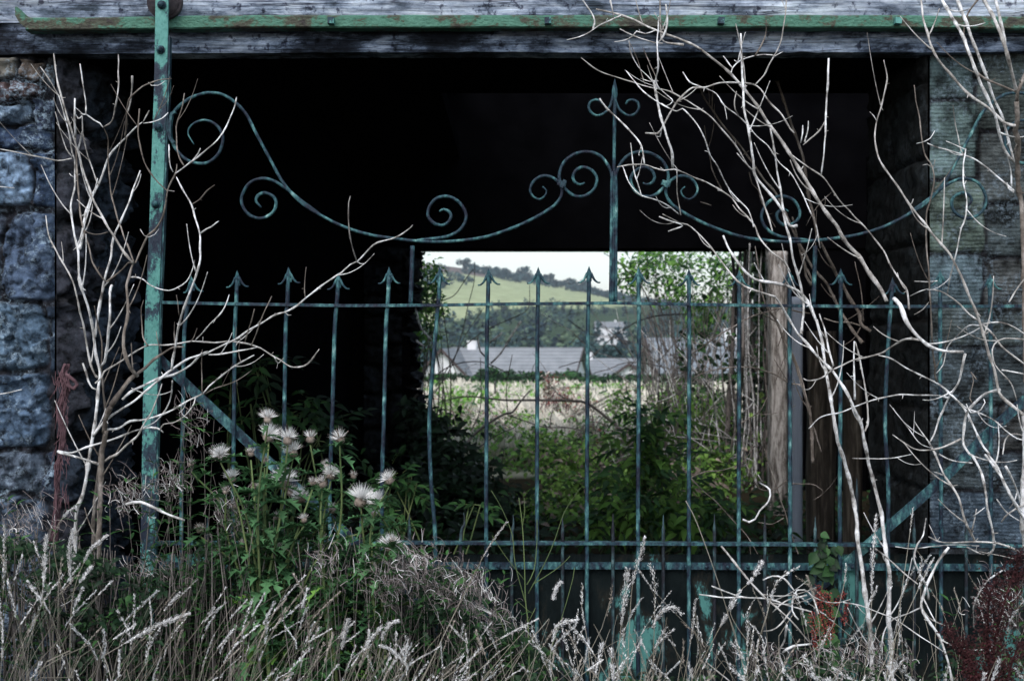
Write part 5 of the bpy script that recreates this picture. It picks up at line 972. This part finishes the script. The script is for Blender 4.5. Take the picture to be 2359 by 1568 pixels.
for i in range(500):
    u = rg.uniform(-60, 1250) if i < 400 else rg.uniform(-900, -60); D = rg.uniform(3.5, 4.0); t = P(u, lerp_tab(TOPV, u)-rg.uniform(-60, 40), D); b = Vector((t.x+rg.gauss(0,.06), D+rg.gauss(0,.04), 0)); pts = spline([b, b.lerp(t,.5)+Vector((rg.gauss(0,.03),0,0)), t], .07)
    mb.tube(pts, [.0028*(1-.6*j/len(pts)) for j in range(len(pts))], 4, 3)
o = mb.build('undergrowth', [M['leaf'], M['leaf_mid'], M['thistle_leaf'], M['bark_far']]); tag(o, 'dark leafy undergrowth of nettles and weeds at the foot of the wall and gate', 'undergrowth', kind='stuff')
# ground litter just in front of the gate and inside
mb = MB()
for i in range(5000):
    y = rg.uniform(4.4, 11.5); u = rg.uniform(500, 2000); x = (u-1179.5)/F*y; p = Vector((x, y, rg.random()**2*(.5 if u < 1150 else .22))); l = rg.uniform(.05,.11)
    mb.leaf(p, Vector((rg.gauss(0,1), rg.gauss(0,.8), rg.gauss(.1,.5))), Vector((0,-.4,1)), l, l*.55, rg.choice((0,0,1)), .3)
o = mb.build('passage_weeds', [M['leaf'], M['leaf_mid']]); tag(o, 'low dark weeds covering the passage floor behind the gate', 'weeds', kind='stuff')
# ivy creeping up at the right of the gate
root = thing('ivy_plant', (P(1903,0,4.0).x, 4.02, 0), 'small ivy trail climbing the rails beside the thick leaning stems', 'ivy'); mb = MB(); sb = MB()
pts = spline([P(u, v, 4.02) for u, v in ((1895,1800),(1900,1560),(1890,1400),(1902,1300),(1905,1255))], .03); sb.tube(pts, .003, 5); sb.build('stem', M['stem_green'], root)
for _ in range(70):
    q = pts[min(len(pts)-1, int(abs(rg.gauss(0,1))*len(pts)*.35))] if False else pts[rg.randrange(len(pts)//3, len(pts))]; p = q+Vector((rg.gauss(0,.02), -rg.uniform(0,.03), rg.gauss(0,.02))); l = rg.uniform(.025,.05)
    mb.leaf(p, Vector((rg.gauss(0,1), -.3, rg.gauss(-.5,.4))), Vector((0,-1,.4)), l, l*.8, rg.randrange(2), .15)
mb.build('foliage', [M['leaf'], M['leaf_mid']], root)
# ---------------------------------------------------------------- dock with dark red seed spikes
def dock(label, spikes, D0, mt, n, seed):
    rg = random.Random(seed); u0 = spikes[0][1][0][0]; root = thing('dock', (P(u0, 0, D0).x, D0, 0), label, 'dock'); sb = MB(); mb = MB()
    for (r_, pts_) in spikes:
        pts = spline([P(u, v, D0+.02*math.sin(u)) for u, v in pts_], .008); sb.tube(pts, .0025, 5)
        for k in range(int(n*len(pts)/40)):
            q = pts[rg.randrange(len(pts))]; t = Vector((rg.gauss(0,.5), rg.gauss(0,.5), rg.gauss(0,.5)))*r_*D0/F; c = q+t
            for _ in range(2):
                a = Vector((rg.gauss(0,1), rg.gauss(0,1), rg.gauss(0,1))).normalized(); b = a.orthogonal().normalized(); s_ = rg.uniform(.0016,.0034)
                mb.add([c-a*s_, c+b*s_*.8, c+a*s_, c-b*s_*.8], [[0,1,2,3]])
    sb.build('stem', M['dock'], root); mb.build('seed_spike', M[mt], root)
dock('rust red dock seed spikes before the gate panel, left of the leaning stems', [(12,[(1905,1470),(1890,1400),(1886,1352)]),(10,[(1915,1470),(1913,1410),(1908,1370)]),(9,[(1880,1490),(1875,1440),(1872,1415)]),(7,[(1945,1430),(1950,1390)]),(6,[(1925,1390),(1945,1365)])], 3.75, 'dock_red', 520, 1)
dock('very dark red dock in the bottom right corner', [(34,[(2300,1640),(2290,1500),(2310,1400),(2345,1290)]),(30,[(2285,1600),(2275,1480),(2280,1370),(2300,1340)]),(24,[(2290,1640),(2240,1530),(2195,1470),(2182,1445)]),(26,[(2300,1640),(2330,1530),(2350,1480)]),(24,[(2250,1640),(2235,1560),(2225,1470)]),(20,[(2340,1330),(2352,1270)])], 2.9, 'dock', 1900, 2)
# ---------------------------------------------------------------- rope on the left wall
mb = MB(); rg = random.Random(9)
for k in range(9):
    du = rg.gauss(0, 5); pts = spline([P(u+du*(.5+.8*math.sin(v*.02+k)), v, 3.98+.01*k) for u, v in ((150,838),(144,862),(152,895),(143,925),(141,960),(147,1000),(140,1045),(130,1090),(128,1180),(122,1260))], .01)
    mb.tube([p+Vector((n3(p.z*40, k), n3(p.z*30, k+7), 0))*.006 for p in pts], .0035, 5)
pts = spline([P(u, v, 3.97) for u, v in ((152,862),(166,872),(178,885),(170,895),(154,885))], .01); mb.tube(pts, .006, 6)
for k in range(120):
    v = rg.uniform(850, 1150); p = P(142+rg.gauss(0,9), v, 3.97); mb.tube([p, p+Vector((rg.gauss(0,.01), -.005, -rg.uniform(.02,.05)))], .0009, 3)
tag(mb.build('frayed_rope', M['rope']), 'frayed faded pink rope hanging down the corner of the rubble pier', 'rope')
# ---------------------------------------------------------------- grasses
def blade(mb, b, t, w_, mi=0, bend=.1, side=None):
    m_ = b.lerp(t, .6)+Vector((-(t.x-b.x)*bend, 0, .02)); pts = spline([b, m_, t], .09); n = len(pts); mb.tube(pts, [w_*(1-.65*i/n) for i in range(n)], 3, mi, False); return pts
def grass_head(mb, pts, hl, dens, fat, rg, mi=1):
    """spikelets along the last hl metres of a stem"""
    acc = 0; top = []
    for i in range(len(pts)-1, 0, -1):
        top.append((pts[i], (pts[i]-pts[i-1]))); acc += (pts[i]-pts[i-1]).length
        if acc > hl: break
    tot = acc
    for k in range(dens):
        t = rg.random(); i = min(len(top)-1, int(t*len(top))); p, d = top[i]; d = d.normalized(); p = p-d*rg.random()*(pts[1]-pts[0]).length
        o = Vector((rg.gauss(0,1), rg.gauss(0,1), rg.gauss(0,.5))); o = (o-d*o.dot(d)).normalized(); env = math.sin(math.pi*min(1, .12+t*.9))
        q = p+o*fat*env*rg.random(); dd = (d*1.3+o*rg.uniform(.2,.9)+Vector((0,0,-.1))).normalized(); l = rg.uniform(.0035,.0085); sd_ = dd.cross(o).normalized()*l*.17
        mb.add([q, q+dd*l*.5+sd_, q+dd*l, q+dd*l*.5-sd_], [[0,1,2,3]], mi)
def field_of(name, label, n, ur, vt, Dr, lean, seed, hd=(40,80), fat=(.002,.007), hl=(.07,.16), headp=.75, r_=(.0007,.0012)):
    rg = random.Random(seed); mb = MB()
    for k in range(n):
        u = rg.uniform(*ur) if not callable(ur) else ur(rg); D = rg.uniform(*Dr); v = vt(u, rg); t = P(u, v, D); a = lean(u, rg)
        if t.z < .15: continue
        b = Vector((t.x-math.tan(a)*t.z, D+rg.gauss(0,.08), 0)); head = rg.random() < headp
        # the tip nods over
        nod = Vector((math.copysign(rg.uniform(.0,.035), a if rg.random() < .8 else -a), 0, -rg.uniform(0,.02)))
        m_ = b.lerp(t, .6)-Vector((math.tan(a)*t.z*.10, 0, 0)); m2 = b.lerp(t, .88)-Vector((math.tan(a)*t.z*.03, 0, 0))
        wob = Vector((rg.gauss(0,.012), rg.gauss(0,.012), 0)); pts = spline([b, m_+wob, m2-wob*.5, t+nod], .022); n_ = len(pts); r0 = rg.uniform(*r_)
        pts_s = pts[::3]+[pts[-1]]; mb.tube(pts_s, [r0*(1.15-.6*i/len(pts_s)) for i in range(len(pts_s))], 3, 0, False)
        if head: f_ = rg.uniform(*fat)*rg.choice((.5,1,1,1.4)); grass_head(mb, pts, rg.uniform(*hl)*rg.choice((.6,1,1)), int(rg.uniform(*hd)*(1+f_*40)), f_, rg, rg.choice((1,1,1,2,3)))
        if rg.random() < .35:                                        # a leaf blade off the stem
            q = b.lerp(t, rg.uniform(.3,.7)); e = q+Vector((rg.gauss(0,.09), rg.gauss(0,.05), rg.uniform(.05,.2))); mb.tube(spline([q, q.lerp(e,.5)+Vector((0,0,.03)), e], .05), [.0014,.0013,.001,.0006][:4] if False else .0011, 3, 0, False)
    o = mb.build(name, [M['straw'], M['seed'], M['seed_b'], M['seed_c']]); return tag(o, label, 'grass', kind='stuff')
V1 = [(-60,1340),(0,1290),(100,1270),(200,1320),(300,1400),(400,1340),(500,1340),(600,1400),(680,1330),(800,1420),(900,1440),(1000,1480),(1150,1470),(1300,1500)]
field_of('seeding_grass', 'dense pale seeding grass leaning to the right across the bottom left', 195, (-60, 1150), lambda u, r: lerp_tab(V1, u)-30+abs(r.gauss(0, 120)), (2.7, 3.5), lambda u, r: R(r.gauss(3 if u < 160 else 18, 10)), 1, hl=(.04,.12), hd=(40,110), fat=(.0008,.0042), headp=.66, r_=(.00040,.00080))
field_of('near_grass', 'bleached grass heads thick along the bottom edge at the left', 26, (-60, 1000), lambda u, r: 1470+abs(r.gauss(0, 70)), (2.6, 3.1), lambda u, r: R(r.gauss(18, 14)), 2, hd=(70,150), fat=(.0015,.005), headp=.65)
V2 = [(1150,1420),(1400,1380),(1450,1280),(1500,1290),(1560,1420),(1700,1400),(1780,1330),(1850,1320),(1950,1420),(2050,1300),(2150,1260),(2300,1350),(2420,1330)]
field_of('wispy_grass', 'loose open grass stems standing before the kick panel on the right', 120, (1150, 2420), lambda u, r: lerp_tab(V2, u)-20+abs(r.gauss(0, 120)), (2.9, 3.7), lambda u, r: R(r.gauss(-2, 13)), 3, hd=(40,90), fat=(.001,.0045), headp=.6)
field_of('low_grass', 'matted dry grass low in the bottom right corner', 55, (1500, 2420), lambda u, r: 1500+abs(r.gauss(0, 60)), (2.7, 3.3), lambda u, r: R(r.gauss(0, 24)), 4, hd=(60,110), fat=(.003,.008), hl=(.05,.10))
field_of('sparse_grass', 'scattered thin stems between thistle clump and kick panel', 90, (850, 1500), lambda u, r: 1420+abs(r.gauss(0, 90)), (2.9, 3.5), lambda u, r: R(r.gauss(6, 16)), 5, hd=(60,120), headp=.55)
field_of('verge_grass', 'pale seeding grass of the verge running on along the foot of both stone piers', 190, lambda r: r.choice((r.uniform(-900, -60), r.uniform(-900, -60), r.uniform(2420, 3100))), lambda u, r: 1330+abs(r.gauss(0, 120)), (2.7, 3.6), lambda u, r: R(r.gauss(5, 12)), 6, hl=(.04,.12), hd=(50,110), fat=(.001,.005), headp=.66)
# single stalks that stand out
def stalk(label, specs, D0, name='grass_stalk', head=None, mats_=('straw','seed'), cat='grass stalk', group=None):
    rg = random.Random(len(label)); root = thing(name, (P(trace(specs[0][1])[0][0], 0, D0).x, D0, 0), label, cat, group); mb = MB(); hb = MB()
    for wd, s in specs:
        pts = spline([P(u, v, D0) for u, v in trace(s)], .02); mb.tube(pts, [(wd[0]+(wd[1]-wd[0])*i/len(pts))*D0/F/6 for i in range(len(pts))], 5)
        if head: grass_head(hb, pts, head[0], int(head[1]*1.9), head[2], rg, 0)
    mb.build('stem', M[mats_[0]], root)
    if head: hb.build('seed_head', M[mats_[1]], root)
stalk('long straight straw stalk slanting across the left end of the kick panel', [((9,5),"H520,1640 550,1568 840,980 1010,650 1140,470")], 3.3, head=(.10,60,.002))
stalk('dry stalk lying low from bottom centre up to the right', [((8,5),"H640,1600 950,1370 1100,1270 1350,1140")], 3.3, head=(.09,90,.004))
stalk('green yellow branching dead stem rising before the middle of the gate rails', [((12,5),"H1300,1640 1290,1200 1270,1000 1265,800 1250,500 1225,300"),((8,4),"H1275,1040 1200,760 1180,560 1110,380 1035,250"),((8,4),"H1290,960 1400,760 1470,600 1540,400 1650,230"),((8,3),"H1280,900 1330,800 1350,600 1350,450"),((6,3),"H1265,870 1130,700 1040,560"),((7,3),"H1320,900 1500,780 1580,700"),((7,3),"H1290,1160 1340,1060 1320,1100 1200,1000"),((6,3),"H1250,500 1265,400 1262,300"),((7,4),"H1400,1480 1530,1100 1600,850 1610,780"),((6,4),"H1200,1560 1120,1200 1060,1060")], 3.5, 'branching_stem', None, ('stem_green','seed'), 'dead stem')
GS = [("I20,320 100,480 250,900 400,1400 440,1600","tall nodding stem with sparse head between the middle gate bars",.12,70,.012),("I1250,1568 1300,1100 1310,800 1325,560 1340,420","pale grass spike overlapping the two thick leaning stems",.18,200,.008),("I1430,1568 1520,900 1560,620 1590,370","tall fine spike right of the thick leaning stems",.05,20,.003),
      ("I720,1500 1000,1250 1110,920 1130,760","thin awned stem left of the thick leaning stems",.05,25,.003),("I0,1600 60,1250 90,1000","short spike at the left of the red dock",.10,80,.005),("H1970,1600 2000,1000 2030,800 2070,680 2095,575","tall grass stalk with feathery tip over the rails, highest in the panel tuft",.12,150,.009),
      ("H2150,1568 2165,1000 2160,860 2130,760","nodding oat like stalk right beside the highest one",.10,60,.012),("H1900,1568 1930,1200 1970,900 1975,790","stalk with broad buff plume in the panel tuft",.14,260,.014),("H2150,1200 2180,1120 2230,1070 2290,1050 2350,1100","arching plume nodding to the right of the panel tuft",.12,160,.012),
      ("H1480,1568 1440,1420 1490,1180 1560,1150 1635,1140","bent plume hanging over flat in the centre of the panel",.09,160,.009),("H1720,1568 1700,1300 1660,1060 1665,900","thin upright stalk at the centre of the panel",.08,50,.004),("H1880,1568 1870,1450 1860,1350","short thick pale plume at the bottom centre",.10,160,.008),
      ("H860,1568 870,1400 860,1250","twisted pale blade at the bottom left of centre",.06,60,.004),("G480,1568 500,1000 600,700 640,640 740,560","stem with a furry drooping end left of the strap foot",.08,200,.007),("G460,1100 370,600 470,395 520,362","bowed stem carrying a short curled tip beside the shrub",.03,70,.005),
      ("G490,900 480,700 500,520","upright furry spike by the bottom of the rubble pier",.14,300,.009),("G290,1050 310,700 320,560","furry spike left of the previous one against the pier foot",.12,220,.008),("G20,1000 30,700 28,490","thin spike at the left margin",.14,120,.005),
      ("G700,1400 1050,1200 1300,1100","heavy drooping pale plume low in the left grass",.16,420,.010),("H0,1350 30,1200 45,1140","plump pale plume between thistle clump and willowherb",.09,220,.009),("H240,1500 290,1230 330,1170 390,1150","small nodding plume below the dense willowherb",.06,200,.009),
      ("H460,1470 400,1400 330,1340 270,1320","plume lying over to the left at bottom centre left",.10,260,.006),("H1460,1010 1480,930 1515,880","small fluffy plume hanging before the dark panel",.05,180,.008),("I680,1568 330,1100 480,860 545,745","brownish plume leaning right over the panel",.07,160,.010),("I60,1568 300,1110 360,1000 400,940","white plume stalk crossing the low twig tangle",.09,160,.009),
      ("I560,1190 640,900 720,820 800,780","thin oat stalk over the turquoise paint patch",.10,70,.008)]
for k, (s, lab, hl, n_, fat) in enumerate(GS):
    stalk(lab if len(lab.split()) > 3 else lab+' in grass', [((6,4), s)], 3.15+.04*(k % 8), head=(hl, n_, fat), group='single tall grass stalks')
# one small metal handle hooked on the grey blue post
# ---------------------------------------------------------------- thin air between here and the hill
mb = MB(); mb.box(-3500, 3500, -61, 2700, -700, 330); hz = mb.build('haze', M['shade_black']); tag(hz, kind='stuff')
mh = bpy.data.materials.new('pale_haze'); mh.use_nodes = True; th = mh.node_tree; th.nodes.clear(); oo = th.nodes.new('ShaderNodeOutputMaterial'); pv = th.nodes.new('ShaderNodeVolumePrincipled')
pv.inputs['Color'].default_value = (.80,.88,1,1); pv.inputs['Density'].default_value = .00012; th.links.new(pv.outputs[0], oo.inputs['Volume']); hz.data.materials[0] = mh
hz['label'] = 'thin pale blue air in front of the distant hill'
